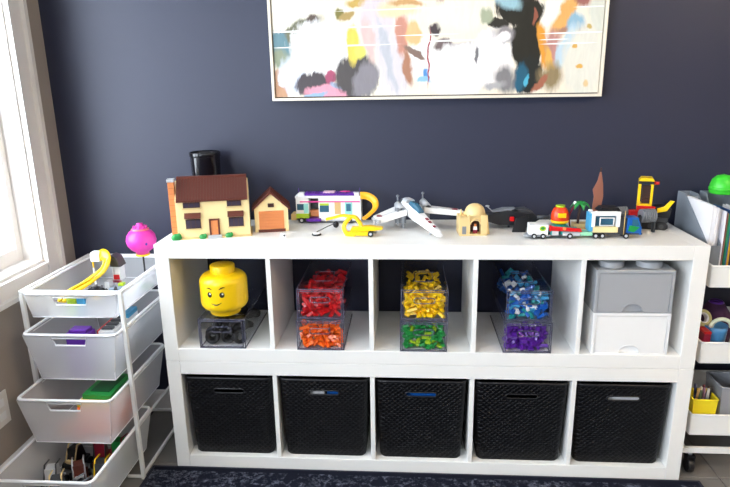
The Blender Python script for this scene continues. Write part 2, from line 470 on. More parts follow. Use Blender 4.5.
def in_basket(i, dx, m, hw, label, cat, nm):
    o = thing(nm, label, cat, (cx0(i)+c/2+dx, .030, T+.012))
    mb = MB()
    for k in range(4): mb.box(-hw, hw, k*.006, k*.006+.005, 0, .275-.006*k)
    part('sheets', mb, m, o, .001)
in_basket(1, -.028, M_PAPER, .026, 'white papers glimpsed through a basket handle slot', 'paper', 'paper_stack')
in_basket(1, .036, M_BLUE, .028, 'blue folder glimpsed beside white papers through a basket slot', 'folder', 'folder')
in_basket(2, 0, M_BLUE, .07, 'blue folder glimpsed through the middle basket slot', 'folder', 'folder')
in_basket(4, .005, M_PAPER, .06, 'white papers glimpsed through the right end basket slot', 'paper', 'paper_stack')

# ------------------------------------------------------------------ clear drawer bins
def clear_bin(label, x, y, z, w_, d_, h_, rz=0, group='clear plastic drawer bins'):
    b = thing('clear_drawer_bin', label, 'drawer bin', (x, y, z), rz, group)
    th = .003; hw = w_/2
    sh = MB().box(-hw, -hw+th, .006, d_, 0, h_).box(hw-th, hw, .006, d_, 0, h_).box(-hw+th, hw-th, .006, d_, 0, th)
    sh.box(-hw+th, hw-th, .006, d_, h_-th, h_).box(-hw+th, hw-th, d_-th, d_, th, h_-th)
    s = part('shell', sh, M_CLEAR, b)
    e = MB(); k = .0035
    for zz in (0, h_-k): e.box(-hw-.001, hw+.001, .002, .007, zz, zz+k)
    for xx in (-hw-.001, hw+.001-k): e.box(xx, xx+k, .002, .007, k, h_-k)
    for xx in (-hw-.0006, hw+.0006-k):
        for zz in (0, h_-k): e.box(xx, xx+k, .007, d_, zz, zz+k*.7)
    part('edge', e, M_CLEARE, s)
    part('shell_lip', MB().tube([(p, .09+q, h_+.001) for p, q in rrect(-.032, .032, -.0, .11, .012)], .0016, 6, True), M_CLEARE, s)
    df = MB().box(-hw+.006, hw-.006, 0, .003, .006, h_-.006)
    f = part('drawer_front', df, M_CLEAR, b)
    g = MB()
    q = .0028
    for zz in (.006, h_-.006-q): g.box(-hw+.006, hw-.006, -.0015, .0035, zz, zz+q)
    for xx in (-hw+.006, hw-.006-q): g.box(xx, xx+q, -.0015, .0035, .006+q, h_-.006-q)
    part('front_frame', g, M_CLEARE, f)
    hz = h_*.66
    part('handle', MB().tube([(p, -.001, hz+r_) for p, r_ in slot_outline(.036, .010)], .0020, 6, True), M_CLEARE, f)
    return b
BH = .113
Z2 = SH+BH+.002
bins = [
 ('clear drawer bin under the yellow head, filled with black toy tyres', .212, .004, SH, .165, 0),
 ('clear drawer bin of orange bricks, under the bin of red bricks', .565, .000, SH, .165, 0),
 ('clear drawer bin of red bricks, stacked on the orange one', .568, .003, Z2, .162, 0),
 ('clear drawer bin of green bricks, under the bin of yellow bricks', .926, .000, SH, .162, 0),
 ('clear drawer bin of yellow bricks, stacked on the green one', .928, .003, Z2, .160, 0),
 ('clear drawer bin of purple bricks, under the bin of blue bricks', 1.281, .000, SH, .162, 0),
 ('clear drawer bin of blue bricks, stacked on the purple one', 1.281, .003, Z2, .152, 0)]
for (lb, x, y, z, w_, rz) in bins:
    clear_bin(lb, x, y, z+.0005, w_, .345, BH-.002, rz)

# loose bricks inside the bins
PITCH = .009
def brick_mb(nx, ny, hh):
    mb = MB().box(-nx*PITCH/2, nx*PITCH/2, -ny*PITCH/2, ny*PITCH/2, -hh/2, hh/2)
    mb.studs(-nx*PITCH/2, nx*PITCH/2, -ny*PITCH/2, ny*PITCH/2, hh/2, nx, ny, n=6)
    return mb
KINDS = [(2, 2, .0096), (2, 3, .0096), (1, 4, .0096), (2, 4, .0096), (2, 2, .0064)]
_bk = {}
def brick_mesh(k, m):
    if (k, m.name) not in _bk: _bk[(k, m.name)] = brick_mb(*KINDS[k]).mesh('toy_brick', m)
    return _bk[(k, m.name)]
def fill(x, z, w_, y, mats, where, top, nfront=(7, 6), ntop=(6, 6)):
    hw = w_/2-.014
    def put(px, py, pz, spot):
        m, nm = rnd.choice(mats)
        o = link('toy_brick', brick_mesh(rnd.randrange(5), m), None, (px, py, pz), (rnd.uniform(-.9, .9), rnd.uniform(-.9, .9), rnd.uniform(0, PI)))
        tag(o, '%s plastic toy brick %s %s' % (nm, spot, where), 'brick', '%s bricks %s %s' % (nm, spot, where))
    if len(mats):
        pile = MB()
        for q in range(70 if top else 50):
            M4 = Matrix.Translation((rnd.uniform(-hw, hw), rnd.uniform(.030, .30) if top else rnd.uniform(.028, .06), rnd.uniform(.010, BH-.050))) @ Matrix.Rotation(rnd.uniform(0, PI), 4, 'Z') @ Matrix.Rotation(rnd.uniform(-.8, .8), 4, 'X')
            k_ = KINDS[rnd.randrange(5)]
            pile.box(-k_[0]*PITCH/2, k_[0]*PITCH/2, -k_[1]*PITCH/2, k_[1]*PITCH/2, -k_[2]/2, k_[2]/2, M4)
        po_ = part('brick_pile', pile, mats[0][0], None, loc=(x, y, z)); po_['kind'] = 'stuff'
        tag(po_, 'deeper mass of %s toy bricks filling %s' % (mats[0][1], where), 'bricks')
    for i in range(nfront[0]):
        for j in range(nfront[1]):
            put(x-hw+2*hw*(i+.5)/nfront[0]+rnd.uniform(-.003, .003), y+.024+rnd.uniform(0, .012), z+.014+(BH-.036)*j/(nfront[1]-1)+rnd.uniform(-.003, .003), 'at the front of')
    if top:
        for i in range(ntop[0]):
            for j in range(ntop[1]):
                put(x-hw*.92+2*hw*.92*(i+.5)/ntop[0]+rnd.uniform(-.004, .004), y+.060+.25*j/(ntop[1]-1)*.96+rnd.uniform(-.006, .006), z+BH-.038+rnd.uniform(-.006, .008), 'under the lid of')
fill(.565, SH, .165, 0, [(M_ORANGE, 'orange')], 'the bin below the red ones', False, (7, 6))
fill(.568, Z2, .162, .003, [(M_RED, 'red')], 'the upper left bin', True, (7, 6), (5, 5))
fill(.926, SH, .162, 0, [(M_GREEN, 'green'), (M_GREEN, 'green'), (M_LIME, 'lime')], 'the bin below the yellow ones', False, (7, 6))
fill(.928, Z2, .160, .003, [(M_YEL, 'yellow')], 'the upper middle bin', True, (7, 6), (5, 5))
fill(1.281, SH, .162, 0, [(M_PURP, 'purple')], 'the bin below the blue ones', False, (7, 6))
fill(1.281, Z2, .150, .004, [(M_BLUE, 'blue'), (M_BLUE, 'blue'), (M_AZURE, 'azure'), (M_TEAL, 'teal'), (M_WHITE, 'white')], 'the upper right bin', True, (7, 6), (5, 5))
tyre = MB().lathe([(.014, -.009), (.022, -.009), (.026, -.006), (.026, .006), (.022, .009), (.014, .009), (.012, 0), (.014, -.009)], n=20).mesh('toy_tyre', mat('rubber', (20, 20, 22), .7))
for i, (dx, dz, a) in enumerate(((-.045, .031, 1.4), (.012, .031, 1.7), (.055, .033, 1.2), (-.02, .074, 1.5), (.036, .072, 1.8))):
    o = link('tyre_toy', tyre, None, (.212+dx, .038+.006*(i % 2), SH+dz), (a, .2*i, .3*i)); tag(o, 'black rubber toy tyre in the bin under the yellow head', 'tyre', 'toy tyres in the bin under the head')
for i in range(16):
    if i < 4: p_, a_ = (.212-.052+.035*i, .062, SH+.034+.042*(i % 2)), (1.3+.2*i, .3*i, .4)
    else: p_, a_ = (.212+(-.05, .0, .05)[i % 3], .098+.056*((i-4)//3), SH+.034+.014*(i % 2)), (.25, .2-.1*(i % 4), i)
    o = link('tyre_toy', tyre, None, p_, a_); tag(o, 'black rubber toy tyre in the bin under the yellow head', 'tyre', 'toy tyres in the bin under the head')
# ------------------------------------------------------------------ yellow head container
hd = thing('head_container', 'yellow head-shaped storage container with printed smiling face on a clear bin', 'container', (.210, .078, Z2-.0012), rz=-.06)
R = .084
prof = [(0, 0), (.052, 0), (.054, .003), (.054, .016), (.060, .018)]
for i in range(7): a = -PI/2+PI/2*i/6; prof.append((R-.030+.030*math.cos(a), .048+.030*math.sin(a)))
for i in range(7): a = PI/2*i/6; prof.append((R-.034+.034*math.cos(a), .122+.030*math.sin(a)))
prof += [(.044, .153)]
part('head', MB().lathe(prof, n=48), M_YEL, hd)
part('stud', MB().lathe([(.044, .150), (.044, .176), (.0425, .179), (.040, .180), (0, .180)], n=40), M_YEL, hd)
def on_head(pts, m, nm, off=.0008):
    """flat print wrapped on the cylindrical face: pts = (angle*R, z) polygon"""
    mb = MB(); vs = []
    for s_, z_ in pts:
        a = -PI/2+s_/R; vs.append(((R+off)*math.cos(a), (R+off)*math.sin(a), z_))
    mb.add(vs, [tuple(range(len(vs)))]); part(nm, mb, m, hd)
def disc(cx_, cz_, rx, rz_, n=18): return [(cx_+rx*math.cos(2*PI*i/n), cz_+rz_*math.sin(2*PI*i/n)) for i in range(n)]
def stroke(pts, wd):
    up_, dn = [], []
    for i, (x, z) in enumerate(pts):
        k = min(i, len(pts)-1-i)/(len(pts)/2); hw = wd*(.35+.65*min(1, k*1.6)); up_.append((x, z+hw)); dn.append((x, z-hw))
    return up_+dn[::-1]
M_PRINT = mat('black_print', (14, 12, 10), .35)
for sx in (-1, 1):
    on_head(disc(sx*.0225, .092, .0088, .0102), M_PRINT, 'eye')
    on_head(disc(sx*.0225+.0025, .0955, .0032, .0036), M_WHITE, 'eye_glint', .0012)
    on_head(stroke([(sx*(.012+.022*i/8), .111+.005*math.sin(i/8*2.4)+(.004 if sx > 0 else 0)*i/8) for i in range(9)], .0024), M_PRINT, 'eyebrow')
on_head(stroke([(-.018+.038*i/12, .0605-.007*math.sin(PI*i/12)+.004*(i/12)) for i in range(13)], .0024), M_PRINT, 'mouth')

# ------------------------------------------------------------------ big storage bricks with drawers
def storage_brick(label, x0, x1, z, h, m, studs):
    o = thing('brick_drawer_box', label, 'storage box', ((x0+x1)/2, .004, z), group='brick-shaped drawer boxes')
    hw = (x1-x0)/2; d = .25
    part('body', MB().box(-hw, -hw+.010, 0, d, 0, h).box(hw-.010, hw, 0, d, 0, h).box(-hw+.010, hw-.010, 0, d, h-.010, h).box(-hw+.010, hw-.010, 0, d, 0, .003).box(-hw+.010, hw-.010, d-.006, d, .003, h-.010), m, o, .0015)
    # drawer front with a half-round finger notch at its lower edge
    pts = [(-hw+.0115, .004)]
    r = .034
    for i in range(13): a = PI-PI*i/12; pts.append((r*math.cos(a), .004+r*.85*math.sin(a)))
    pts += [(hw-.0115, .004), (hw-.0115, h-.0115), (-hw+.0115, h-.0115)]
    df = part('drawer_front', MB().prism(pts, .0025, .012, 'y'), m, o)
    part('finger_pull', MB().prism([(r*1.0*math.cos(PI-PI*i/12), .004+r*.85*math.sin(PI-PI*i/12)) for i in range(13)], .012, .015, 'y'), m, df)
    part('notch_rim', MB().tube([(r*math.cos(PI-PI*i/16), .0022, .004+r*.85*math.sin(PI-PI*i/16)) for i in range(17)], .0012, 6), m, df)
    if studs:
        for sx in (-.062, .062):
            for sy in (.062, .188): part('stud', MB().lathe([(.041, 0), (.041, .017), (.0395, .019), (0, .019)], (sx, sy, h), 32), m, o)
storage_brick('white brick-shaped drawer box under the grey one', 1.496, 1.750, SH+.0005, .149, M_WHITE, False)
storage_brick('grey brick-shaped drawer box with studs, on top of the white one', 1.494, 1.748, SH+.150, .150, M_BOXG, True)

# ------------------------------------------------------------------ painting
def paint_mat():
    m = bpy.data.materials.new('abstract_canvas'); m.use_nodes = True
    nt = m.node_tree; n = nt.nodes; L = nt.links; b = n['Principled BSDF']
    tc = n.new('ShaderNodeTexCoord')
    nz = n.new('ShaderNodeTexNoise'); nz.inputs['Scale'].default_value = 14; nz.inputs['Detail'].default_value = 5
    mp = n.new('ShaderNodeMapping'); mp.inputs['Scale'].default_value = (1, 1, .8); L.new(tc.outputs['Object'], mp.inputs[0]); L.new(mp.outputs[0], nz.inputs['Vector'])
    ce = n.new('ShaderNodeVectorMath'); ce.operation = 'SUBTRACT'; ce.inputs[1].default_value = (.5, .5, .5); L.new(nz.outputs['Color'], ce.inputs[0])
    sc = n.new('ShaderNodeVectorMath'); sc.operation = 'SCALE'; sc.inputs['Scale'].default_value = .05; L.new(ce.outputs[0], sc.inputs[0])
    ad = n.new('ShaderNodeVectorMath'); ad.operation = 'ADD'; L.new(tc.outputs['Object'], ad.inputs[0]); L.new(sc.outputs[0], ad.inputs[1])
    st = n.new('ShaderNodeTexNoise'); st.inputs['Scale'].default_value = 60; st.inputs['Detail'].default_value = 3
    mps = n.new('ShaderNodeMapping'); mps.inputs['Scale'].default_value = (1.6, 1, .25); mps.inputs['Rotation'].default_value = (0, .5, 0)
    L.new(ad.outputs[0], mps.inputs[0]); L.new(mps.outputs[0], st.inputs['Vector'])
    stm = n.new('ShaderNodeMath'); stm.operation = 'MULTIPLY_ADD'; stm.inputs[1].default_value = .55; stm.inputs[2].default_value = -.275; L.new(st.outputs['Fac'], stm.inputs[0])
    base = n.new('ShaderNodeRGB'); base.outputs[0].default_value = lin((240, 230, 212)); cur = base.outputs[0]
    kx, kz = .003686, .00357
    B = [ # (px, py, rx, ry, rot_deg, rgb, softness)
     (293, 20, 26, 22, 0, (250, 244, 228), .5), (300, 36, 32, 11, 34, (112, 112, 92), .35), (283, 44, 11, 16, 20, (104, 136, 146), .4), (282, 58, 9, 11, 0, (140, 148, 126), .6),
     (281, 84, 11, 17, 0, (190, 148, 118), .3), (316, 21, 7, 8, 0, (96, 84, 76), .4), (322, 49, 29, 29, 0, (253, 252, 252), .25), (294, 76, 12, 20, 15, (212, 220, 238), .5),
     (284, 78, 4, 7, 0, (232, 236, 244), .4), (315, 84, 18, 12, 0, (84, 78, 82), .3), (332, 92, 24, 9, 0, (228, 158, 176), .3), (334, 77, 6, 8, -15, (168, 86, 112), .4),
     (318, 95, 12, 3, 10, (150, 178, 205), .4), (344, 86, 11, 4, -15, (162, 176, 200), .5),
     (359, 76, 21, 22, 0, (88, 84, 84), .3), (368, 80, 11, 19, -30, (140, 136, 142), .4), (357, 46, 7, 18, 0, (226, 204, 96), .4), (364, 54, 6, 7, 0, (230, 224, 112), .5),
     (344, 17, 5, 6, 0, (128, 122, 70), .5), (363, 5, 12, 5, 0, (196, 164, 92), .6), (352, 18, 9, 4, 30, (176, 150, 96), .6),
     (381, 22, 19, 26, 0, (218, 206, 210), .4), (394, 62, 15, 36, 14, (214, 208, 212), .4), (372, 40, 6, 20, 8, (226, 190, 186), .6), (390, 55, 4, 40, 14, (190, 192, 200), .7),
     (428, 62, 16, 22, 0, (252, 250, 246), .35), (405, 36, 7, 20, 0, (204, 146, 128), .5), (416, 36, 7, 12, 0, (242, 190, 138), .4), (402, 12, 20, 8, 0, (236, 214, 176), .6), (410, 6, 16, 3, 0, (204, 160, 110), .7),
     (418, 55, 14, 3, -38, (138, 116, 106), .4), (410, 68, 4, 18, 5, (176, 128, 104), .5), (432, 78, 10, 6, -32, (92, 146, 206), .35), (426, 82, 8, 3, 0, (150, 196, 226), .5),
     (437, 32, 6, 7, 0, (84, 74, 76), .4), (443, 4, 5, 7, 0, (136, 84, 52), .4), (446, 47, 9, 7, 0, (112, 98, 98), .45), (462, 48, 14, 4, 0, (196, 190, 188), .6),
     (469, 16, 38, 17, 0, (248, 238, 218), .4), (460, 72, 29, 26, 0, (254, 250, 248), .25), (432, 62, 1, 30, 0, (168, 80, 84), .3),
     (519, 15, 24, 17, -12, (50, 48, 42), .2), (497, 27, 11, 6, -25, (58, 56, 50), .3), (526, 47, 15, 32, 0, (48, 46, 40), .2), (530, 78, 15, 20, 0, (46, 48, 46), .2),
     (486, 20, 6, 8, 0, (170, 176, 150), .6), (506, 6, 14, 8, -20, (160, 196, 206), .6),
     (522, 80, 8, 14, 0, (46, 96, 120), .5), (529, 83, 2.5, 7, 0, (86, 176, 206), .4), (532, 22, 2, 9, 0, (152, 92, 74), .4),
     (493, 62, 21, 28, 0, (253, 247, 245), .25), (504, 39, 11, 7, -10, (150, 144, 146), .7), (502, 41, 8, 4, 0, (250, 244, 244), .4), (507, 82, 9, 14, 30, (132, 130, 132), .8), (496, 88, 12, 4, 10, (176, 174, 176), .8),
     (478, 56, 2, 8, 0, (120, 118, 120), .5), (549, 12, 8, 22, -24, (252, 246, 236), .35),
     (562, 21, 8, 22, -32, (236, 176, 104), .45), (577, 5, 9, 9, 0, (164, 106, 98), .5), (566, 36, 14, 5, 0, (176, 132, 110), .6), (542, 50, 5, 22, 12, (228, 158, 62), .4), (552, 54, 8, 20, 0, (192, 140, 132), .5), (549, 66, 4, 16, 12, (230, 180, 96), .5),
     (571, 29, 8, 11, -20, (150, 188, 208), .5), (563, 52, 6, 24, -18, (194, 214, 224), .5), (550, 80, 12, 13, -20, (150, 132, 98), .8), (541, 86, 3, 13, -30, (170, 106, 84), .4),
     (582, 66, 20, 36, 0, (228, 226, 214), .4), (592, 20, 9, 20, 0, (216, 218, 206), .5), (578, 69, 3.5, 2, 0, (226, 178, 92), .5), (571, 51, 2, 2, 0, (222, 176, 92), .5), (585, 85, 3, 4, 0, (226, 200, 150), .6), (583, 33, 2.5, 2.5, 0, (206, 180, 110), .6)]
    lines = [(337, 46, 64, .8), (297, 31, 24, .8), (375, 28, 28, .7), (572, 38, 32, .8), (566, 48, 26, .8), (456, 43, 26, .9), (400, 12, 60, .6), (430, 37, 30, .6), (552, 44, 14, .6), (585, 14, 16, .6)]
    def mask(src, px, py, rx, ry, rot, soft, streak=True):
        mp_ = n.new('ShaderNodeMapping'); mp_.vector_type = 'TEXTURE'
        mp_.inputs['Rotation'].default_value = (0, math.radians(-rot), 0)
        mp_.inputs['Scale'].default_value = (rx*kx, 1000, ry*kz)
        dep = n.new('ShaderNodeVectorMath'); dep.operation = 'MULTIPLY_ADD'; dep.inputs[1].default_value = (1e-7, 1e-7, 1e-7)
        dep.inputs[2].default_value = ((px-273)*kx, 0, (100-py)*kz)
        L.new(cur, dep.inputs[0]); L.new(dep.outputs[0], mp_.inputs['Location'])     # chains the layers one after another
        L.new(src, mp_.inputs[0])
        ln = n.new('ShaderNodeVectorMath'); ln.operation = 'LENGTH'; L.new(mp_.outputs[0], ln.inputs[0])
        v = ln.outputs['Value']
        if streak:
            a_ = n.new('ShaderNodeMath'); a_.operation = 'ADD'; L.new(v, a_.inputs[0]); L.new(stm.outputs[0], a_.inputs[1]); v = a_.outputs[0]
        mr = n.new('ShaderNodeMapRange'); mr.inputs[1].default_value = 1+soft*.35; mr.inputs[2].default_value = 1-soft*.5
        L.new(v, mr.inputs[0]); return mr.outputs[0]
    def mixin(fac, rgb):
        nonlocal cur
        mx = n.new('ShaderNodeMix'); mx.data_type = 'RGBA'; L.new(fac, mx.inputs[0]); L.new(cur, mx.inputs[6]); mx.inputs[7].default_value = lin(rgb); cur = mx.outputs[2]
    for (px, py, rx, ry, rot, rgb, soft) in B: mixin(mask(ad.outputs[0], px, py, rx, ry, rot, soft), rgb)
    # upper, out-of-frame part of the canvas goes on in the same manner
    for (px, py, rx, ry, rot, rgb, soft) in [(330, -40, 40, 26, 20, (236, 214, 190), .5), (420, -60, 50, 30, -20, (214, 206, 208), .4), (520, -40, 34, 40, 10, (60, 58, 52), .3), (470, -90, 40, 30, 0, (236, 190, 140), .5), (300, -100, 30, 40, 0, (150, 178, 200), .6), (575, -80, 24, 50, 0, (228, 160, 150), .5), (380, -120, 60, 18, 0, (250, 246, 240), .4)]:
        mixin(mask(ad.outputs[0], px, py, rx, ry, rot, soft), rgb)
    for (px, py, rx, ry) in lines: mixin(mask(tc.outputs['Object'], px, py, rx, ry, .6, .3, False), (253, 251, 248))
    # brushwork tint
    hs = n.new('ShaderNodeMix'); hs.data_type = 'RGBA'; hs.blend_type = 'MULTIPLY'; hs.inputs[0].default_value = 1
    cr = n.new('ShaderNodeMapRange'); cr.inputs[3].default_value = .88; cr.inputs[4].default_value = 1.08; L.new(st.outputs['Fac'], cr.inputs[0])
    L.new(cur, hs.inputs[6]); L.new(cr.outputs[0], hs.inputs[7])
    L.new(hs.outputs[2], b.inputs['Base Color']); b.inputs['Roughness'].default_value = .5; b.inputs['Specular IOR Level'].default_value = .2
    bp = n.new('ShaderNodeBump'); bp.inputs['Strength'].default_value = .15; bp.inputs['Distance'].default_value = .002; L.new(st.outputs['Fac'], bp.inputs['Height']); L.new(bp.outputs[0], b.inputs['Normal'])
    return m
pa = thing('framed_painting', 'wide abstract painting in a thin cream frame on the navy wall', 'painting', (.362, .360, 1.336))
PW, PH = 1.209, .80
M_FRAME = mat('cream_frame', (236, 226, 208), .5, .03)
fr = MB()
fr.box(0, PW, 0, .038, 0, .010).box(0, PW, 0, .038, PH-.010, PH).box(0, .010, 0, .038, .010, PH-.010).box(PW-.010, PW, 0, .038, .010, PH-.010)
part('frame', fr, M_FRAME, pa, .0012)
part('shadow_gap', bx(.010, PW-.010, .020, .038, .010, PH-.010), mat('frame_gap', (74, 54, 40), .7), pa)
cv = part('canvas', bx(.014, PW-.014, .006, .0195, .014, PH-.014), paint_mat(), pa)

# ------------------------------------------------------------------ toys on top of the shelf
def wheel(parent, x, y, z, r=.009, wd=.008, hub=M_LGREY):
    w_ = part('wheel', MB().cyl((x, y, z), r, wd, 'y', 16), mat('rubber', (20, 20, 22), .7), parent)
    part('hub', MB().cyl((x, y-.0006, z), r*.5, .002, 'y', 12), hub, w_)
Z = TOP+.0003
# generic cream house
h = thing('toy_house', 'cream toy brick house with brown roof, orange door and chimney', 'toy house', (.062, .072, Z), math.radians(14))
HW, HD, HH = .252, .125, .138
hb = MB().box(0, HW, 0, HD, .003, HH)
hb.prism([(0, HH), (HD, HH), (HD*.55, HH+.060)], 0, .007, 'x').prism([(0, HH), (HD, HH), (HD*.55, HH+.060)], HW-.007, HW, 'x')
part('wall', hb, M_CREAM, h, .0006)
part('base', bx(-.006, HW+.006, -.014, HD+.004, 0, .003), M_TAN, h)
rf = MB().prism([(-.010, HH-.006), (-.010, HH), (HD*.55, HH+.070), (HD*.55, HH+.062)], .004, HW-.004, 'x')
rf.prism([(HD+.010, HH-.006), (HD+.010, HH), (HD*.55, HH+.070), (HD*.55, HH+.062)], .004, HW-.004, 'x')
ro = part('roof', rf, M_BROWN, h)
sl = Vector((0, HD*.55+.010, .078)); 
for i in range(25):
    x = .008+i*(HW-.016)/24; wd = .0035 if i % 6 else .0055
    part('roof_rib', MB().prism([(-.0105, HH-.001), (-.0105, HH+.003), (HD*.55, HH+.073), (HD*.55, HH+.069)], x-wd/2, x+wd/2, 'x'), M_BROWN, ro)
part('ridge', bx(.004, HW-.004, HD*.55-.006, HD*.55+.006, HH+.065, HH+.074), M_BROWN, ro, .001)
ch = part('chimney', bx(-.022, -.001, .02, .05, .003, .200), M_NOUG, h, .0008)
for k in range(9): part('course', bx(-.0226, -.0004, .0194, .0506, .018+.020*k, .0196+.020*k), mat('chimney_joint', (190, 104, 60), .5), ch)
part('chimney_cap', bx(-.024, .001, .017, .053, .200, .210), M_LGREY, ch, .001)
def win(x, z, w_, hh):
    o = part('window', MB().box(x, x+w_, -.003, .001, z, z+hh), M_DBROWN, h, .0004)
    k = 3
    for i in range(k): part('pane', bx(x+.003+i*(w_-.003)/k, x+(i+1)*(w_-.003)/k, -.0034, -.0026, z+.003, z+hh-.003), mat('toy_window_dark', (70, 62, 78), .1), o)
    part('sill', bx(x-.003, x+w_+.003, -.007, 0, z-.004, z), M_TAN, o)
win(.026, .110, .058, .020); win(.176, .110, .050, .020)
for x in (.030, .178):
    win(x, .036, .052, .034)
    part('awning', MB().prism([(-.016, .074), (-.016, .077), (0, .092), (0, .082)], x-.002, x+.054, 'x'), M_BROWN, h)
dd = part('door', bx(.116, .140, -.004, .002, .010, .062), M_NOUG, h, .0005)
part('door_frame', MB().box(.110, .116, -.006, .002, .010, .068).box(.140, .146, -.006, .002, .010, .068).box(.116, .140, -.006, .002, .062, .068), M_BROWN, dd, .0006)
part('door_knob', MB().ball((.137, -.006, .034), .0018, .0018, .0018, 8, 6), M_YEL, dd)
for k in range(2): part('step', bx(.104, .152, -.020+.008*k, -.012+.008*k, .0, .005+.005*k), M_LGREY, h, .0005)
for x, s_ in ((-.004, 1.35), (.086, 1.0), (.176, 1.0)):
    part('shrub', MB().ball((x, -.010, .006*s_), .014*s_, .008, .011*s_, 10, 6).ball((x+.008, -.011, .010*s_), .007*s_, .006, .008*s_, 8, 6), M_GREEN, h)
# garage
g = thing('toy_garage', 'small cream toy garage with brown gable roof and orange shutter door', 'toy garage', (.314, .172, Z), math.radians(12))
GW, GD, GH = .122, .10, .088
part('wall', MB().prism([(0, 0), (GW, 0), (GW, GH), (GW/2, GH+.052), (0, GH)], 0, GD, 'y'), M_CREAM, g, .0006)
th_ = math.atan2(.052, GW/2)
for s_ in (-1, 1):
    e = GW/2+s_*(GW/2+.008); 
    r_ = part('roof_slope', MB().prism([(GW/2, GH+.054), (GW/2, GH+.063), (e, GH-.007+.007), (e, GH-.009)], -.008, GD+.006, 'y'), M_BROWN, g, .0006)
    for k in range(5):
        yy = .004+k*.021
        part('roof_rib', MB().prism([(GW/2, GH+.0625), (GW/2, GH+.0655), (e, GH+.003), (e, GH)], yy, yy+.004, 'y'), M_BROWN, r_)
gd = part('shutter_door', bx(.016, GW-.016, -.002, .004, .010, .078), M_NOUG, g)
for k in range(6): part('shutter_slat', bx(.016, GW-.016, -.0034, -.002, .012+k*.011, .0215+k*.011), M_NOUG, gd, .0006)
part('threshold', bx(.012, GW-.012, -.006, .0, 0, .010), M_BROWN, g, .0006)
part('vent', bx(GW/2-.011, GW/2+.011, -.003, .002, .092, .106), M_DBROWN, g, .0005)
# black pot behind the house
pt = thing('black_pot', 'glossy black tapered cylinder standing behind the toy house', 'pot', (.098, .322, Z))
part('body', MB().lathe([(0, 0), (.046, 0), (.048, .004), (.056, .266), (.058, .274), (.056, .278), (.052, .276), (.050, .256), (.0, .256)], n=40), M_GLOSSB, pt)
part('rim', MB().lathe([(.0560, .262), (.0585, .264), (.0585, .278), (.0560, .280), (.053, .279)], n=40), M_GLOSSB, pt)
# small white block toy in front of the garage
mn = thing('toy_block', 'tiny white block toy with a black dot in front of the garage', 'toy', (.432, .098, Z), .3)
part('body', bx(-.009, .009, -.008, .008, 0, .016), M_WHITE, mn, .001)
part('stud', MB().studs(-.008, .008, -.008, .008, .016, 2, 2), M_WHITE, mn)
part('eye', MB().cyl((.003, -.0088, .009), .0035, .001, 'y', 12), M_BLACK, mn)
# camper bus
b = thing('toy_bus', 'white toy camper bus with purple roof rack and pink stripe', 'toy bus', (.440, .322, Z), 0)
BW, BD = .252, .066
part('body', MB().box(0, .050, 0, BD, .036, .098).box(.050, .088, .052, BD, .022, .098).box(.088, BW, 0, BD, .014, .098).box(0, .088, .052, BD, .016, .04), M_WHITE, b, .001)
part('roof', bx(-.002, BW+.002, -.002, BD, .098, .107), M_WHITE, b, .001)
part('roof_rack', MB().box(.034, .226, .004, .05, .107, .116).studs(.036, .224, .004, .05, .116, 16, 4), M_PURP, b, .0005)
part('solar_panel', bx(.105, .150, .008, .046, .1165, .120), mat('toy_pale_pink', (240, 200, 220), .4), b, .0005)
part('surfboard', MB().ball((.19, .02, .121), .022, .007, .003, 12, 6), mat('toy_magenta', (224, 70, 150), .3), b)
for x in (.010, .222): part('roof_light', bx(x, x+.022, .006, .03, .107, .118), M_WHITE, b, .0008)
part('stripe', bx(.016, BW-.004, -.0012, .0, .082, .087), mat('toy_magenta', (224, 70, 150), .3), b)
part('cab_window', bx(.004, .046, -.0012, 0, .052, .076), M_TBLUE, b)
part('cab_door', bx(.030, .048, -.0015, .0, .040, .078), mat('toy_aqua', (150, 215, 210), .3), b)
part('fender', MB().box(.0, .050, -.003, BD, .020, .038), M_LIME, b, .001)
part('side_opening', bx(.050, .088, .048, .0525, .024, .092), M_DGREY, b)
part('galley', MB().box(.052, .086, .02, .05, .022, .046), M_NOUG, b, .0008)
part('window', bx(.092, .128, -.0012, 0, .044, .070), M_TBLUE, b)
part('window_trim', bx(.092, .128, -.0014, 0, .070, .078), M_LIME, b)
part('cabinet', bx(.150, .174, -.0012, .0, .036, .082), mat('toy_sand', (214, 178, 120), .4), b)
do = part('door', bx(.190, .218, -.0016, .0, .020, .082), mat('toy_aqua', (150, 215, 210), .3), b)
part('door_window', bx(.195, .213, -.0024, -.0014, .048, .076), M_TBLUE, do)
part('step', bx(.040, .096, -.010, .052, .008, .020), M_PURP, b, .0008)
part('skirt', bx(.098, BW, .0, BD, .008, .014), M_LGREY, b)
for x in (.020, .205): wheel(b, x, -.003, .0115, .0112, .010, M_WHITE)
part('front_bumper', bx(-.022, .0, .006, BD-.006, .010, .034), mat('toy_sand', (214, 178, 120), .4), b, .001)
part('antenna', MB().cyl((.008, .03, .107), .001, .026, n=6), M_PURP, b)
part('antenna', MB().cyl((.246, .03, .107), .001, .026, n=6), M_PURP, b)
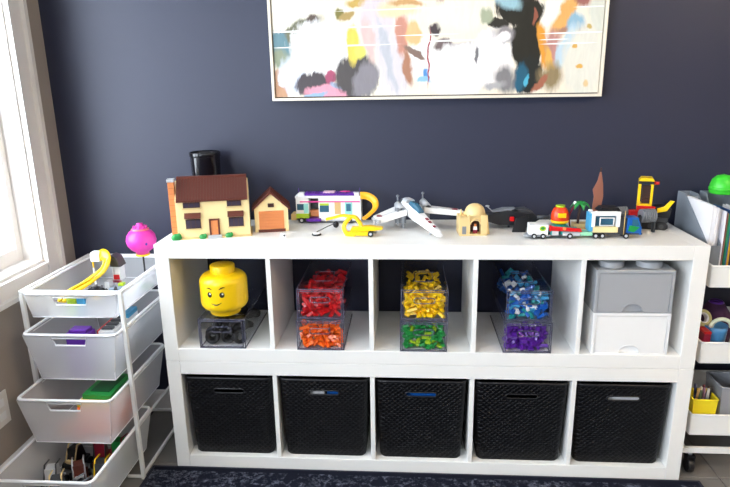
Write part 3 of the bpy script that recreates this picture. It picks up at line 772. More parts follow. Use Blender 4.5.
# yellow curly slide with trailer
y_ = thing('toy_slide', 'yellow toy slide trailer with curling chute in front of the bus', 'toy slide', (.68, .14, Z))
chute = [(.012, .150, .114), (.040, .150, .112), (.066, .140, .096), (.070, .120, .074), (.050, .095, .054), (.028, .08, .040)]
def smooth_path(p, k=6):
    p = [Vector(a) for a in p]; out = []
    for i in range(len(p)-1):
        a, b_, c_, d_ = p[max(i-1, 0)], p[i], p[i+1], p[min(i+2, len(p)-1)]
        for j in range(k):
            u = j/k; out.append(.5*((2*b_)+(c_-a)*u+(2*a-5*b_+4*c_-d_)*u*u+(3*b_-a-3*c_+d_)*u**3))
    out.append(p[-1]); return out
part('chute', MB().tube(smooth_path(chute), .015, 8, flat=.006), mat('toy_amber', (248, 178, 30), .35), y_)
part('ramp', MB().tube(smooth_path([(-.102, .02, .052), (-.075, .02, .058), (-.045, .02, .066), (-.022, .012, .066)]), .005, 8, flat=.012), M_YEL, y_)
part('loop_frame', MB().tube(smooth_path([(-.012, .0, .064), (-.030, -.01, .044), (-.034, -.016, .026), (-.022, -.02, .008), (.006, -.022, .005)]), .007, 8, flat=.010), M_YEL, y_)
part('loop_frame', MB().tube(smooth_path([(-.022, .005, .066), (.004, .0, .064), (.022, -.005, .044), (.030, -.012, .026)]), .007, 8, flat=.010), M_YEL, y_)
part('trailer_deck', MB().prism([(-.014, .016), (.05, .018), (.10, .024), (.104, .030), (.06, .036), (-.006, .032)], -.026, .004, 'y'), M_YEL, y_, .001)
part('trailer_bed', bx(-.030, .060, -.028, -.002, .003, .016), M_YEL, y_, .001)
for yy in (-.034, .004): wheel(y_, .060, yy, .0105, .0102, .008, M_LGREY)
# small black rod toy
rd = thing('toy_barbell', 'small black toy stand with a white disc in front of the bus', 'toy', (.545, .135, Z), .0)
part('disc', MB().cyl((0, 0, 0), .017, .005, n=20), M_BLACK, rd, .0008)
part('disc_top', MB().cyl((0, 0, .005), .013, .004, n=20), M_WHITE, rd)
part('rod', MB().tube([(0, .006, .010), (.03, .06, .016), (.055, .10, .020)], .0016, 6), M_DGREY, rd)
part('knob', MB().ball((.058, .105, .014), .011, .009, .013, 12, 8), M_BLACK, rd)

# white starship (generic)
sp = thing('toy_spaceship', 'white toy spaceship with long nose, swept wings and red markings', 'toy spaceship', (.905, .20, Z))
A, N = Vector((-.045, .085, .082)), Vector((.078, -.135, .016))
dv = (N-A).normalized(); sd = dv.cross(Vector((0, 0, 1))).normalized(); uu = sd.cross(dv).normalized()
def hull(stations, m, nm, par):
    mb = MB(); rings = []
    for k, hw, hh, dz in stations:
        p = A+(N-A)*k+uu*dz
        rings.append([p+sd*(hw*q)+uu*(hh*r) for q, r in ((-1, -.6), (-.7, -1), (.7, -1), (1, -.6), (1, .4), (.6, 1), (-.6, 1), (-1, .4))])
    n = 8
    for i in range(len(rings)-1):
        for j in range(n): mb.add([rings[i][j], rings[i][(j+1) % n], rings[i+1][(j+1) % n], rings[i+1][j]], [(0, 1, 2, 3)])
    mb.add(rings[0], [tuple(range(n))]); mb.add(rings[-1], [tuple(range(n))])
    return part(nm, mb, m, par)
fu = hull([(0, .020, .018, 0), (.15, .024, .022, 0), (.40, .022, .020, 0), (.62, .017, .015, 0), (.9, .011, .011, 0), (1.0, .007, .006, 0)], M_WHITE, 'fuselage', sp)
hull([(.18, .012, .008, .026), (.30, .013, .012, .026), (.46, .010, .007, .022)], M_TBLUE, 'canopy', fu)
hull([(-.06, .016, .014, .004), (0, .018, .016, .004)], M_DGREY, 'exhaust', fu)
hull([(.02, .016, .006, .024), (.14, .018, .010, .026)], M_LGREY, 'spine', fu)
for k in (.60, .68, .80): hull([(k, .006, .002, .0155-.006*(k-.6)/.3), (k+.045, .006, .002, .0150-.006*(k-.6)/.3)], M_DRED, 'marking', fu)
def wing(root, tip, rc, tc_, th, nm='wing'):
    root, tip = Vector(root), Vector(tip)
    f = Vector((.42, -.9, 0)).normalized(); u_ = Vector((0, 0, 1))
    vs = [root+f*rc, root-f*rc, tip-f*tc_, tip+f*tc_]
    mb = MB(); mb.add([v-u_*th for v in vs]+[v+u_*th for v in vs], [(0, 1, 2, 3), (7, 6, 5, 4), (0, 4, 5, 1), (1, 5, 6, 2), (2, 6, 7, 3), (3, 7, 4, 0)])
    wo = part(nm, mb, M_WHITE, sp, .001)
    e = root.lerp(tip, .86)
    part('wing_marking', MB().box(-.010, .010, -.012, .012, 0, .0016, Matrix.Translation(e+Vector((0, -.004, th)))), M_DRED, wo)
    part('panel_line', MB().tube([root+f*rc*.4+u_*th, tip+f*tc_*.4+u_*th], .0012, 4), M_LGREY, wo)
    cp = part('wing_tip_pod', MB().tube([tip-f*.03, tip+f*.035], .006, 10), M_LGREY, wo)
    return wo
wing((-.055, .05, .066), (-.150, .0, .040), .044, .026, .011)
wing((.0, .07, .070), (.160, .045, .058), .042, .024, .010)
for p in ((-.072, .075, .082), (.022, .10, .088)):
    eo = part('engine', MB().tube([Vector(p), Vector(p)+Vector((.018, -.05, -.012))], .014, 14), M_LGREY, sp)
    part('engine_intake', MB().tube([Vector(p)+Vector((.017, -.048, -.012)), Vector(p)+Vector((.020, -.056, -.0135))], .010, 14), M_DGREY, eo)
    part('engine_fin', MB().tube([Vector(p)+Vector((0, 0, .010)), Vector(p)+Vector((0, .004, .030))], .003, 6).ball(tuple(Vector(p)+Vector((0, .004, .032))), .006, .006, .005, 8, 6), M_GREY, eo)
for q in ((-.082, -.040, .018, .05, .024, .076), (-.074, -.066, .008, .018, .018, .082), (-.054, -.046, .008, .018, .018, .082), (.010, .046, .035, .07, .034, .078), (.018, .026, .025, .035, .03, .086)): part('machinery_block', bx(*q), M_GREY, sp, .001)
for p in ((-.05, .045), (.03, .06), (.045, -.06)): part('landing_leg', MB().tube([(p[0], p[1], .0), (p[0], p[1], .05 if p[1] > 0 else .014)], .004, 8), M_LGREY, sp)
part('wing_gun', MB().tube([(-.152, -.02, .044), (-.150, -.05, .020)], .0035, 8).ball((-.150, -.052, .014), .008, .007, .012, 10, 6), M_LGREY, sp)
part('wing_gun', MB().tube([(.162, .03, .062), (.170, .0, .050)], .003, 8), M_LGREY, sp)

# sandy domed hut
hu = thing('toy_hut', 'sand-coloured toy hut with a domed roof and dark doorway', 'toy hut', (1.098, .165, Z), .06)
body = MB().box(-.050, .048, -.040, .04, 0, .006).box(-.050, -.020, -.038, .036, .006, .066)
body.box(-.020, -.012, -.038, .036, .006, .072).box(.026, .048, -.038, .036, .006, .072).box(-.012, .026, -.030, .036, .052, .072)
body.box(-.012, .026, .0, .036, .006, .052)
part('wall', body, M_TAN, hu, .0012)
part('dome', MB().lathe([(.036, .070), (.036, .076), (.0345, .084), (.030, .094), (.022, .102), (.012, .1065), (0, .108)], (.009, .0, 0), 28), M_TAN, hu)
part('door_arch', MB().tube([(.007+.018*math.cos(PI*i/10), -.034, .040+.016*math.sin(PI*i/10)) for i in range(11)], .003, 6), M_TAN, hu)
part('doorway', bx(-.011, .025, -.004, .001, .007, .053), M_DBROWN, hu)
part('side_door', bx(-.040, -.026, -.0395, -.037, .006, .034), M_GREY, hu)
part('turret', MB().cyl((-.040, .0, .066), .0055, .022, n=10, r2=.002), M_TAN, hu)
part('turret', MB().cyl((-.026, .005, .066), .008, .012, n=10), M_TAN, hu)
part('buttress', MB().prism([(.048, 0), (.060, 0), (.052, .06), (.048, .066)], -.02, .03, 'y'), M_TAN, hu, .001)
fg = thing('toy_figure', 'small red and white toy figure in the hut doorway', 'toy figure', (1.107, .142, Z+.0065))
part('legs', MB().box(-.007, -.0006, -.004, .004, 0, .012).box(.0006, .007, -.004, .004, 0, .012), M_DRED, fg, .0006)
part('torso', MB().prism([(-.007, .012), (.007, .012), (.0055, .024), (-.0055, .024)], -.004, .004, 'y'), M_WHITE, fg, .0006)
part('head', MB().cyl((0, 0, .0245), .0045, .008, n=12), M_NOUG, fg)

# dark ship behind
dk = thing('toy_dark_ship', 'black and dark grey angular toy ship behind the trailers', 'toy spaceship', (1.262, .255, Z))
part('hull', MB().prism([(-.115, .030), (-.06, .014), (.050, .012), (.085, .035), (.060, .062), (-.03, .068), (-.10, .052)], -.028, .035, 'y'), mat('dark_ship_black', (30, 32, 38), .35), dk, .003)
part('hull_plate', MB().prism([(-.085, .060), (-.045, .072), (.0, .074), (-.02, .066)], -.020, .02, 'y'), M_GREY, dk, .001)
part('hull_plate', MB().prism([(.0, .070), (.035, .075), (.062, .062), (.04, .060)], -.024, .02, 'y'), M_DGREY, dk, .001)
part('red_block', bx(-.022, -.006, -.032, -.022, .030, .046), M_RED, dk, .001)
part('fin', MB().prism([(-.02, 0), (.028, .0), (.036, .060), (-.008, .052)], -.078, -.070, 'y'), M_BLACK, dk, .001)
part('fin_mount', MB().tube([(.010, -.071, .030), (.010, -.026, .036)], .004, 8), M_DGREY, dk)
part('strut', MB().tube([(-.02, 0, .0), (-.02, 0, .016)], .004, 8).tube([(.045, 0, .0), (.045, 0, .016)], .004, 8), M_DGREY, dk)
part('cannon', MB().cyl((.075, -.03, .045), .007, .045, 'x', 12).cyl((.118, -.03, .045), .011, .006, 'x', 12), M_DGREY, dk)
part('antenna', MB().tube([(-.075, .0, .055), (-.10, .0, .078)], .002, 6).ball((-.10, 0, .08), .008, .006, .004, 8, 6), M_LGREY, dk)

# white box trailer
tr = thing('toy_trailer', 'white box toy trailer with green leaf print, leftmost of the road toys', 'toy trailer', (1.282, .085, Z))
part('chassis', bx(-.004, .072, -.002, .034, .008, .014), M_GREY, tr, .0006)
part('box', MB().box(.0, .064, 0, .032, .014, .052), M_WHITE, tr, .001)
part('leaf_print', MB().add([(.046+.011*math.cos(2*PI*i/14), -.0006, .036+.009*math.sin(2*PI*i/14)) for i in range(14)], [tuple(range(14))]), M_LIME, tr)
part('leaf_print', MB().add([(.046+.007*math.cos(2*PI*i/10), -.0010, .037+.005*math.sin(2*PI*i/10)) for i in range(10)], [tuple(range(10))]), M_GREEN, tr)
part('box_rail', MB().box(.0, .064, -.0015, 0, .050, .053), M_LGREY, tr)
for x in (.018, .048): 
    wheel(tr, x, -.004, .0095, .0092); wheel(tr, x, .028, .0095, .0092)
part('step', bx(-.014, 0, .004, .028, .008, .012), M_LGREY, tr, .0006)
# red and blue car
cr_ = thing('toy_car', 'red and teal toy car with grey wheels between the two trailers', 'toy car', (1.356, .088, Z))
part('chassis', bx(-.004, .100, 0, .034, .008, .014), M_DGREY, cr_, .0006)
part('side_bar', MB().prism([(-.006, .028), (-.006, .048), (.012, .042), (.098, .036), (.104, .024)], -.003, .004, 'y'), M_RED, cr_, .0008)
part('body', MB().box(.0, .028, .0, .034, .014, .032).box(.034, .092, .002, .034, .014, .034), M_TEAL, cr_, .001)
part('tail_box', bx(.004, .026, -.002, .004, .012, .028), M_LGREY, cr_, .0006)
part('bumper', bx(.040, .098, -.002, .004, .010, .022), M_LGREY, cr_, .0006)
part('badge', MB().cyl((.044, -.0042, .036), .006, .0014, 'y', 12), M_NOUG, cr_)
for x in (.064,): wheel(cr_, x, -.004, .010, .0098)
wheel(cr_, .064, .030, .010, .0098); wheel(cr_, .012, .030, .010, .0098)
# orange dome pod
po = thing('toy_pod', 'red-orange domed toy pod with yellow ring behind the red toy car', 'toy pod', (1.402, .165, Z))
part('base', MB().lathe([(0, 0), (.040, 0), (.040, .012), (.034, .024), (.020, .036), (0, .036)], n=8, smooth=False), M_TEAL, po)
part('ring', MB().lathe([(.020, .036), (.029, .040), (.031, .046), (.027, .050), (.0, .050)], n=20), M_YEL, po)
part('dome', MB().lathe([(.0295, .049), (.030, .062), (.028, .078), (.022, .090), (.012, .096), (0, .097)], n=20), mat('toy_redorange', (226, 66, 26), .25), po)
part('dome_cap', MB().cyl((0, 0, .095), .016, .006, n=14), M_LIME, po)
part('window', bx(-.014, .014, -.0318, -.029, .062, .078), M_YEL, po, .001)
# palm
pm = thing('toy_palm', 'green toy palm tree with brown trunk on a tan base', 'toy palm', (1.477, .19, Z))
part('base', MB().box(-.045, .045, -.025, .03, 0, .012).box(-.02, .045, -.01, .03, .012, .030), M_TAN, pm, .001)
part('trunk', MB().tube([(-.006, 0, .012), (-.004, 0, .05), (.0, 0, .098)], .0045, 8), M_DBROWN, pm)
part('trunk_branch', MB().tube(smooth_path([(-.030, .0, .012), (-.036, 0, .05), (-.028, 0, .08), (-.018, 0, .094)]), .003, 6), M_DRED, pm)
for i in range(7):
    a = 2*PI*i/7+.3; d = Vector((math.cos(a), math.sin(a), 0)); s2 = Vector((-d.y, d.x, 0))
    mb = MB(); vs = []
    for k, (q, hw, zz) in enumerate(((0, .003, .098), (.014, .009, .106), (.026, .008, .100), (.036, .001, .084))):
        vs += [d*q+s2*hw+Vector((0, 0, zz)), d*q-s2*hw+Vector((0, 0, zz)), d*q+Vector((0, 0, zz+.0025))]
    fs = []
    for k in range(3):
        o_ = k*3; fs += [(o_, o_+2, o_+5, o_+3), (o_+2, o_+1, o_+4, o_+5), (o_, o_+3, o_+4, o_+1)]
    mb.add(vs, fs); part('palm_leaf', mb, M_GREEN, pm)
part('bird', MB().ball((-.02, -.002, .104), .006, .005, .007, 8, 6), M_WHITE, pm)
# flatbed truck carrying a white kiosk
tk = thing('toy_truck', 'toy flatbed truck with blue and green cab carrying a white kiosk', 'toy truck', (1.466, .092, Z))
part('chassis', MB().box(.0, .196, .004, .036, .012, .018), M_DGREY, tk, .0006)
part('rear_platform', MB().box(-.010, .030, -.002, .040, .010, .022), mat('toy_trans_green', (150, 220, 180), .2), tk, .0006)
for x in (.040, .062, .140): 
    wheel(tk, x, -.006, .0102, .010); wheel(tk, x, .032, .0102, .010)
k_ = part('kiosk', MB().box(.030, .114, .002, .046, .020, .040), M_CREAM, tk, .0008)
part('post', bx(.024, .036, -.002, .012, .040, .092), M_WHITE, k_, .001); part('post', bx(.106, .118, -.002, .012, .040, .092), M_WHITE, k_, .001)
part('post', bx(.024, .036, .036, .048, .020, .092), M_WHITE, k_, .001)
part('lintel', bx(.036, .106, -.001, .010, .078, .094), M_WHITE, k_, .001)
part('glass', bx(.040, .104, .012, .015, .041, .078), M_TBLUE, k_)
part('window_rail', MB().box(.050, .098, -.003, .000, .044, .047).box(.050, .098, -.003, 0, .070, .073).box(.050, .053, -.003, 0, .047, .070).box(.095, .098, -.003, 0, .047, .070), M_WHITE, k_, .0005)
part('roof', MB().prism([(.044, .094), (.118, .094), (.110, .106), (.056, .106)], .002, .046, 'y'), M_BLACK, k_, .001)
part('corner_arch', MB().box(.018, .030, .0, .046, .024, .086), M_AZURE, k_, .001)
cb = part('cab', MB().prism([(.142, .018), (.186, .018), (.188, .040), (.178, .072), (.142, .072)], .0, .040, 'y'), M_BLUE, tk, .001)
part('cab_window', MB().prism([(.158, .044), (.182, .044), (.175, .066), (.158, .066)], -.0015, .0, 'y'), M_TBLUE, cb)
part('cab_stripe', MB().prism([(.146, .026), (.166, .022), (.184, .040), (.150, .046)], -.0018, .0, 'y'), M_GREEN, cb)
part('cab_front', bx(.186, .192, .002, .038, .012, .040), M_BLUE, cb, .001)
part('tank', MB().box(.118, .142, .004, .038, .018, .070), M_DGREY, tk, .001)
part('exhaust_pole', MB().cyl((.132, -.002, .014), .0017, .082, n=8), mat('toy_gold', (190, 160, 100), .3), tk)
# brown sail behind the kiosk
sa = thing('toy_sail', 'tall narrow brown pointed toy sail behind the white kiosk', 'toy sail', (1.545, .225, Z))
part('mast', MB().tube([(0, 0, .006), (0, 0, .15), (.004, 0, .222)], .0022, 8), M_DBROWN, sa)
part('sail', MB().prism([(-.018, .06), (.010, .062), (.018, .12), (.014, .165), (.005, .208), (.0, .208), (-.006, .175), (-.020, .145), (-.014, .12)], -.004, .001, 'y'), mat('toy_sail_brown', (150, 96, 78), .5), sa, .0008)
part('base', bx(-.03, .03, -.02, .02, 0, .006), M_DBROWN, sa, .001)
# yellow loader/roller
ex = thing('toy_excavator', 'yellow toy loader with black tracks, tall cab frame and red light', 'toy excavator', (1.748, .262, Z), math.radians(-18))
part('track', MB().prism([(-.055, .004), (-.048, 0), (.048, 0), (.058, .008), (.058, .018), (.048, .026), (-.048, .026), (-.058, .016)], -.044, -.024, 'y'), M_BLACK, ex, .001)
part('track', MB().prism([(-.055, .004), (-.048, 0), (.048, 0), (.058, .008), (.058, .018), (.048, .026), (-.048, .026), (-.058, .016)], .024, .044, 'y'), M_BLACK, ex, .001)
for x in (-.036, 0, .036): part('track_roller', MB().cyl((x, -.0455, .013), .008, .003, 'y', 14), M_DGREY, ex)
part('deck', bx(-.050, .056, -.030, .030, .024, .042), M_DGREY, ex, .001)
part('engine_hood', MB().prism([(.006, .042), (.062, .042), (.066, .072), (.044, .084), (.006, .078)], -.026, .026, 'y'), M_BLACK, ex, .001)
part('boom', MB().prism([(.020, .060), (.050, .068), (.066, .096), (.072, .104), (.058, .106), (.040, .084), (.018, .074)], -.034, -.026, 'y'), M_YEL, ex, .001)
cf = MB()
for x in (-.048, -.008):
    for yy in (-.026, .018): cf.box(x, x+.008, yy, yy+.008, .042, .162)
cf.box(-.048, .0, -.026, .026, .162, .170).box(-.048, .0, -.026, .026, .080, .088)
part('cab_frame', cf, M_YEL, ex, .001)
part('cab_roof', MB().prism([(-.050, .170), (.002, .170), (-.006, .181), (-.042, .181)], -.028, .028, 'y'), M_YEL, ex, .001)
part('roof_grille', bx(-.050, .0, -.0285, -.027, .160, .170), M_BLACK, ex)
part('seat', MB().box(-.034, -.004, -.010, .014, .088, .104).box(-.034, -.004, .008, .014, .104, .150), M_DBROWN, ex, .001)
part('red_light', MB().cyl((.010, -.010, .158), .009, .010, 'z', 12), M_RED, ex)
part('lower_panel', bx(-.050, .012, -.032, -.026, .052, .082), M_RED, ex, .001)
part('front_block', bx(-.040, -.010, -.046, -.032, .046, .066), M_YEL, ex, .001)
def drum(label, x, y, z, r, L_, rz):
    d_ = thing('toy_drum', label, 'toy drum', (x, y, z), rz, 'grey toy drums')
    part('shell', MB().cyl((-L_/2, 0, 0), r*.90, L_, 'x', 24), M_GREY, d_)
    for i in range(7):
        xx = -L_/2+L_*(i+.0)/7; part('ridge', MB().cyl((xx+.001, 0, 0), r, L_/7*.6, 'x', 24), M_GREY, d_)
    part('axle', MB().cyl((-L_/2-.006, 0, 0), .004, L_+.012, 'x', 10), M_BLACK, d_)
    part('stand', MB().box(-L_/2-.004, -L_/2+.002, -.008, .008, -(z-Z), 0).box(L_/2-.002, L_/2+.004, -.008, .008, -(z-Z), 0), M_DGREY, d_)
drum('larger grey ridged toy drum before the yellow loader', 1.706, .180, Z+.060, .024, .050, .15)
drum('smaller grey ridged toy drum left of the yellow loader', 1.626, .215, Z+.066, .019, .042, .1)
rb = thing('toy_red_block', 'red toy block with yellow base between the two grey drums', 'toy', (1.662, .205, Z), .2)
part('column', bx(-.010, .010, -.008, .010, 0, .052), M_YEL, rb, .001)
part('block', bx(-.015, .015, -.012, .012, .052, .074), M_RED, rb, .001)
part('stud', MB().studs(-.014, .014, -.012, .012, .074, 3, 2), M_RED, rb)

# ------------------------------------------------------------------ drawer cart at the left
CX0, CX1, CY0, CY1 = -.447, -.098, -.078, .372
ct = thing('drawer_cart', 'white metal frame cart with pull-out mesh drawers below the window', 'cart', (0, 0, 0))
lw = .007
for x in (CX0, CX1):
    for y in (CY0, CY1): part('leg', bx(x-lw, x+lw, y-lw, y+lw, 0, .722), M_WMETAL, ct, .002)
for z in (.722,):
    for y in (CY0, CY1): part('top_rail', bx(CX0-lw, CX1+lw, y-lw, y+lw, z-.002, z+.010), M_WMETAL, ct, .003)
    for x in (CX0, CX1): part('top_rail', bx(x-lw, x+lw, CY0+lw, CY1-lw, z-.002, z+.010), M_WMETAL, ct, .003)
LV = [(.722, -.088, .087), (.590, -.128, .175), (.392, -.212, .172), (.208, -.385, .165)]
for (z, yf, hh) in LV[1:]:
    for s_, x in ((1, CX0), (-1, CX1)):
        part('runner', MB().box(min(x+s_*lw, x+s_*.016), max(x+s_*lw, x+s_*.016), CY0+lw, CY1-lw, z-.012, z-.008), M_WMETAL, ct)
for x in (CX0, CX1): part('floor_rail', bx(x-lw*.7, x+lw*.7, CY0+lw, CY1-lw, .010, .022), M_WMETAL, ct, .002)
part('floor_rail', bx(CX0+lw, CX1-lw, CY1-lw*.7, CY1+lw*.7, .010, .022), M_WMETAL, ct, .002)
part('floor_rail', bx(CX1-.06, CX1-lw, CY0-lw*.7, CY0+lw*.7, .004, .014), M_WMETAL, ct, .002)
def drawer(z, yf, hh, label):
    d_ = thing('mesh_drawer', label, 'drawer', (0, 0, 0), group='white mesh drawers of the cart')
    x0, x1, y0, y1 = CX0+.012, CX1-.012, yf, yf+.455
    tx, ty = .030*hh/.17, .022*hh/.17
    top = [(x0, y0, z), (x1, y0, z), (x1, y1, z), (x0, y1, z)]
    bot = [(x0+tx, y0+ty, z-hh), (x1-tx, y0+ty, z-hh), (x1-tx, y1-ty, z-hh), (x0+tx, y1-ty, z-hh)]
    V = [Vector(v) for v in top]; B_ = [Vector(v) for v in bot]
    mb = MB()
    for i in (1, 2, 3): mb.add([V[i], V[(i+1) % 4], B_[(i+1) % 4], B_[i]], [(0, 1, 2, 3)])
    mb.add(B_, [(0, 1, 2, 3)])
    # front wall around the hand hole
    def fp(u, k):   # u in metres from the centre, k = 0 top .. 1 bottom
        c0 = (V[0]+V[1])/2; c1 = (B_[0]+B_[1])/2; hw = (x1-x0)/2-tx*k
        p = c0.lerp(c1, k); return Vector((p.x+max(-hw, min(hw, u)), p.y, p.z))
    ka, kb = .012/hh, .040/hh
    H_ = [fp(-.060, ka), fp(.060, ka), fp(.052, kb), fp(-.052, kb)]
    mb.add([V[0], V[1], H_[1], H_[0]], [(0, 1, 2, 3)]); mb.add([V[1], B_[1], H_[2], H_[1]], [(0, 1, 2, 3)])
    mb.add([B_[1], B_[0], H_[3], H_[2]], [(0, 1, 2, 3)]); mb.add([B_[0], V[0], H_[0], H_[3]], [(0, 1, 2, 3)])
    o = part('mesh_basket', mb, M_MESH, d_)
    so = o.modifiers.new('thickness', 'SOLIDIFY'); so.thickness = .0015; so.offset = 0
    part('rim', MB().tube([(x, y, z) for x, y in rrect(x0, x1, y0, y1, .022)], .0045, 8, True, flat=.006), M_MESHRIM, d_)
    part('hand_hole', MB().tube(H_, .0032, 6, True), M_MESHRIM, d_)
    e = MB()
    for i in range(4): e.tube([V[i]+(Vector((.006*(1 if i in (0, 3) else -1), .006*(1 if i < 2 else -1), 0))), B_[i]], .0018, 6)
    for i in range(4): e.tube([B_[i], B_[(i+1) % 4]], .0022, 6)
    part('seam', e, M_MESHRIM, d_)
    return (x0+tx, x1-tx, y0+ty, y1-ty, z-hh+.0015)
DL = ['shallow white mesh top drawer of the cart holding the pink toy', 'white mesh drawer with a purple box at its front, second from the top',
      'white mesh drawer with a green and orange toy inside, third from the top', 'lowest white mesh drawer, pulled out furthest, full of dark toys']
F = [drawer(z, yf, hh, l) for (z, yf, hh), l in zip(LV, DL)]
z1, z2, z3, z4 = [f[4]+.001 for f in F]
# pink balloon toy
pk = thing('toy_balloon', 'bright pink round toy on a black pole standing in the top drawer', 'toy balloon', (-.150, .235, z1))
zc = .185
part('base', MB().lathe([(0, 0), (.024, 0), (.024, .004), (.018, .008), (0, .010)], n=20), M_GREEN, pk)
part('pole', MB().cyl((0, 0, .008), .0035, .125, n=10), M_BLACK, pk)
part('collar', MB().lathe([(.010, .126), (.026, .130), (.026, .136), (.012, .138)], n=24), M_YEL, pk)
part('balloon', MB().lathe([(0, .134), (.022, .136), (.026, .145), (.040, .155), (.052, .172), (.056, .190), (.052, .210), (.042, .224), (.032, .231), (.0, .234)], n=36), M_PINK, pk)
part('top_ring', MB().lathe([(.030, .229), (.033, .231), (.033, .235), (.028, .237)], n=30), mat('toy_salmon', (240, 120, 130), .35), pk)
part('cap', MB().lathe([(.028, .234), (.026, .240), (.018, .246), (.012, .249), (.012, .256), (0, .257)], n=24), M_PINK, pk)
for i in range(10): a = 2*PI*i/10; part('stud', MB().ball((.024*math.cos(a), .024*math.sin(a), .243), .004, .004, .004, 6, 4), M_PINK, pk)
part('emblem', MB().ball((.036, -.040, .185), .005, .004, .006, 8, 6), M_PURP, pk)
# yellow spiral slide playset
sl_ = thing('toy_playset', 'yellow curving toy slide with white tower in the top drawer', 'toy playset', (-.25, .06, z1))
part('slide', MB().tube(smooth_path([(-.100, -.075, .030), (-.085, -.04, .052), (-.052, -.01, .068), (-.020, .02, .090), (.012, .035, .118), (.018, .055, .150), (-.006, .075, .162), (-.024, .08, .150)]), .006, 8, flat=.022), M_YEL, sl_)
part('slide_edge', MB().tube(smooth_path([(-.104, -.085, .034), (-.072, -.035, .066), (-.030, .0, .088), (.010, .018, .122), (.020, .04, .155)]), .004, 6), M_YEL, sl_)
part('tower_leg', MB().box(-.050, -.044, .07, .076, 0, .11).box(.028, .034, .07, .076, 0, .11).box(.028, .034, .10, .106, 0, .11), M_WHITE, sl_, .0008)
part('tower_top', MB().box(-.052, -.018, .066, .10, .135, .165).box(-.050, -.020, .068, .098, .165, .170), M_WHITE, sl_, .001)
part('tower_mast', MB().cyl((-.047, .073, .11), .003, .03, n=8), M_YEL, sl_)
part('house', MB().box(.024, .054, .07, .11, .060, .115), M_WHITE, sl_, .001)
part('house_roof', MB().prism([(.018, .115), (.060, .115), (.046, .150), (.026, .160)], .066, .114, 'y'), M_DGREY, sl_, .001)
part('red_window', bx(.028, .05, .067, .070, .066, .084), M_RED, sl_, .0006)
part('awning', bx(.022, .056, .055, .070, .058, .062), M_DRED, sl_, .0006)
tt = thing('wheel_toy', 'dark grey chunky toy wheel with yellow hub in the top drawer', 'toy wheel', (-.225, .000, z1+.046), .3)
part('tyre', MB().lathe([(.018, -.014), (.030, -.014), (.036, -.009), (.036, .009), (.030, .014), (.018, .014), (.016, 0), (.018, -.014)], n=24, M=Matrix.Rotation(PI/2, 4, 'X')), mat('rubber', (20, 20, 22), .7), tt)
for i in range(12):
    a = 2*PI*i/12; part('tread', MB().box(-.004, .004, -.014, .014, .034, .040, Matrix.Rotation(a, 4, 'Y')), M_DGREY, tt)
part('hub', MB().cyl((0, -.012, 0), .012, .024, 'y', 12), M_YEL, tt)
gp = thing('toy_rubble', 'grey and pale blue toy build with studs in the top drawer', 'toy', (-.205, .13, z1))
part('plate', MB().box(-.05, .028, -.10, .10, 0, .004).studs(-.05, .028, -.10, .10, .004, 6, 14), M_LGREY, gp)
part('block', MB().box(-.012, .020, -.06, -.02, .004, .050), mat('toy_palegrey_blue', (150, 170, 190), .35), gp, .001)
part('block', MB().box(-.03, -.012, -.05, -.02, .004, .072), M_LGREY, gp, .001)
part('block', MB().prism([(-.006, .004), (.034, .004), (.016, .06)], -.07, -.055, 'y'), M_DGREY, gp, .001)
part('block', MB().box(.01, .03, -.03, -.01, .05, .060), M_LIME, gp, .001)
fb = thing('toy_lizard', 'lime and blue toy pieces behind the top drawer hand hole', 'toy', (-.272, -.052, z1), 0)
part('lime_piece', MB().ball((-.014, 0, .052), .022, .010, .012, 12, 8).box(-.03, -.002, -.006, .008, 0, .045), M_LIME, fb)
part('blue_piece', MB().box(.004, .034, -.006, .008, 0, .058), M_AZURE, fb, .002)
# drawer 2 contents
pb = thing('purple_box', 'purple toy box just behind the hand hole of the second drawer', 'toy box', (-.268, -.062, z2))
part('body', bx(-.040, .040, -.026, .026, 0, .160), M_PURP, pb, .002)
part('lid', bx(-.030, .034, -.020, .022, .160, .172), M_PURP, pb, .003)
va = thing('toy_vehicle', 'white, blue and red toy vehicle in the second drawer', 'toy vehicle', (-.188, .02, z2), .03)
part('hull', MB().box(-.035, .030, -.07, .16, .02, .13), M_LGREY, va, .002)
part('deck', MB().box(-.030, .026, -.06, .15, .130, .150).studs(-.03, .026, -.06, .15, .15, 6, 20), M_WHITE, va, .001)
for k in range(5): part('hatch', MB().box(-.022, .018, -.05+.036*k, -.03+.036*k, .152, .158), M_DGREY, va, .001)
part('blue_panel', bx(-.005, .030, .06, .14, .151, .168), M_AZURE, va, .001)
part('red_stripe', bx(-.034, -.028, -.06, .13, .128, .153), M_RED, va, .001)
part('track', MB().box(-.04, -.024, -.07, .15, 0, .03).box(.020, .034, -.07, .15, 0, .03), M_BLACK, va, .002)
# drawer 3 contents
gb = thing('toy_case', 'green, yellow and orange stacked toy case in the third drawer', 'toy case', (-.215, -.06, z3), -.03)
part('lower_case', bx(-.055, .06, -.085, .10, 0, .105), M_ORANGE, gb, .003)
part('middle_case', bx(-.054, .06, -.084, .10, .105, .122), M_YEL, gb, .002)
part('lid', bx(-.045, .06, -.06, .10, .122, .142), M_GREEN, gb, .002)
part('lid_panel', bx(-.025, .045, -.04, .08, .142, .145), mat('toy_dark_green', (16, 84, 40), .35), gb, .001)
for i, (x, y, m, l) in enumerate(((-.33, -.12, M_NOUG, 'orange-brown toy ring blurred behind the third drawer front'), (-.26, -.13, M_RED, 'red toy ring blurred behind the third drawer front'))):
    o = thing('toy_ring', l, 'toy', (x, y, z3+.012))
    part('ring', MB().lathe([(.020, -.009), (.034, -.009), (.034, .009), (.020, .009), (.020, -.009)], n=20), m, o, .0)
    part('rib', MB().box(-.021, .021, -.004, .004, -.006, .006), m, o, .001)
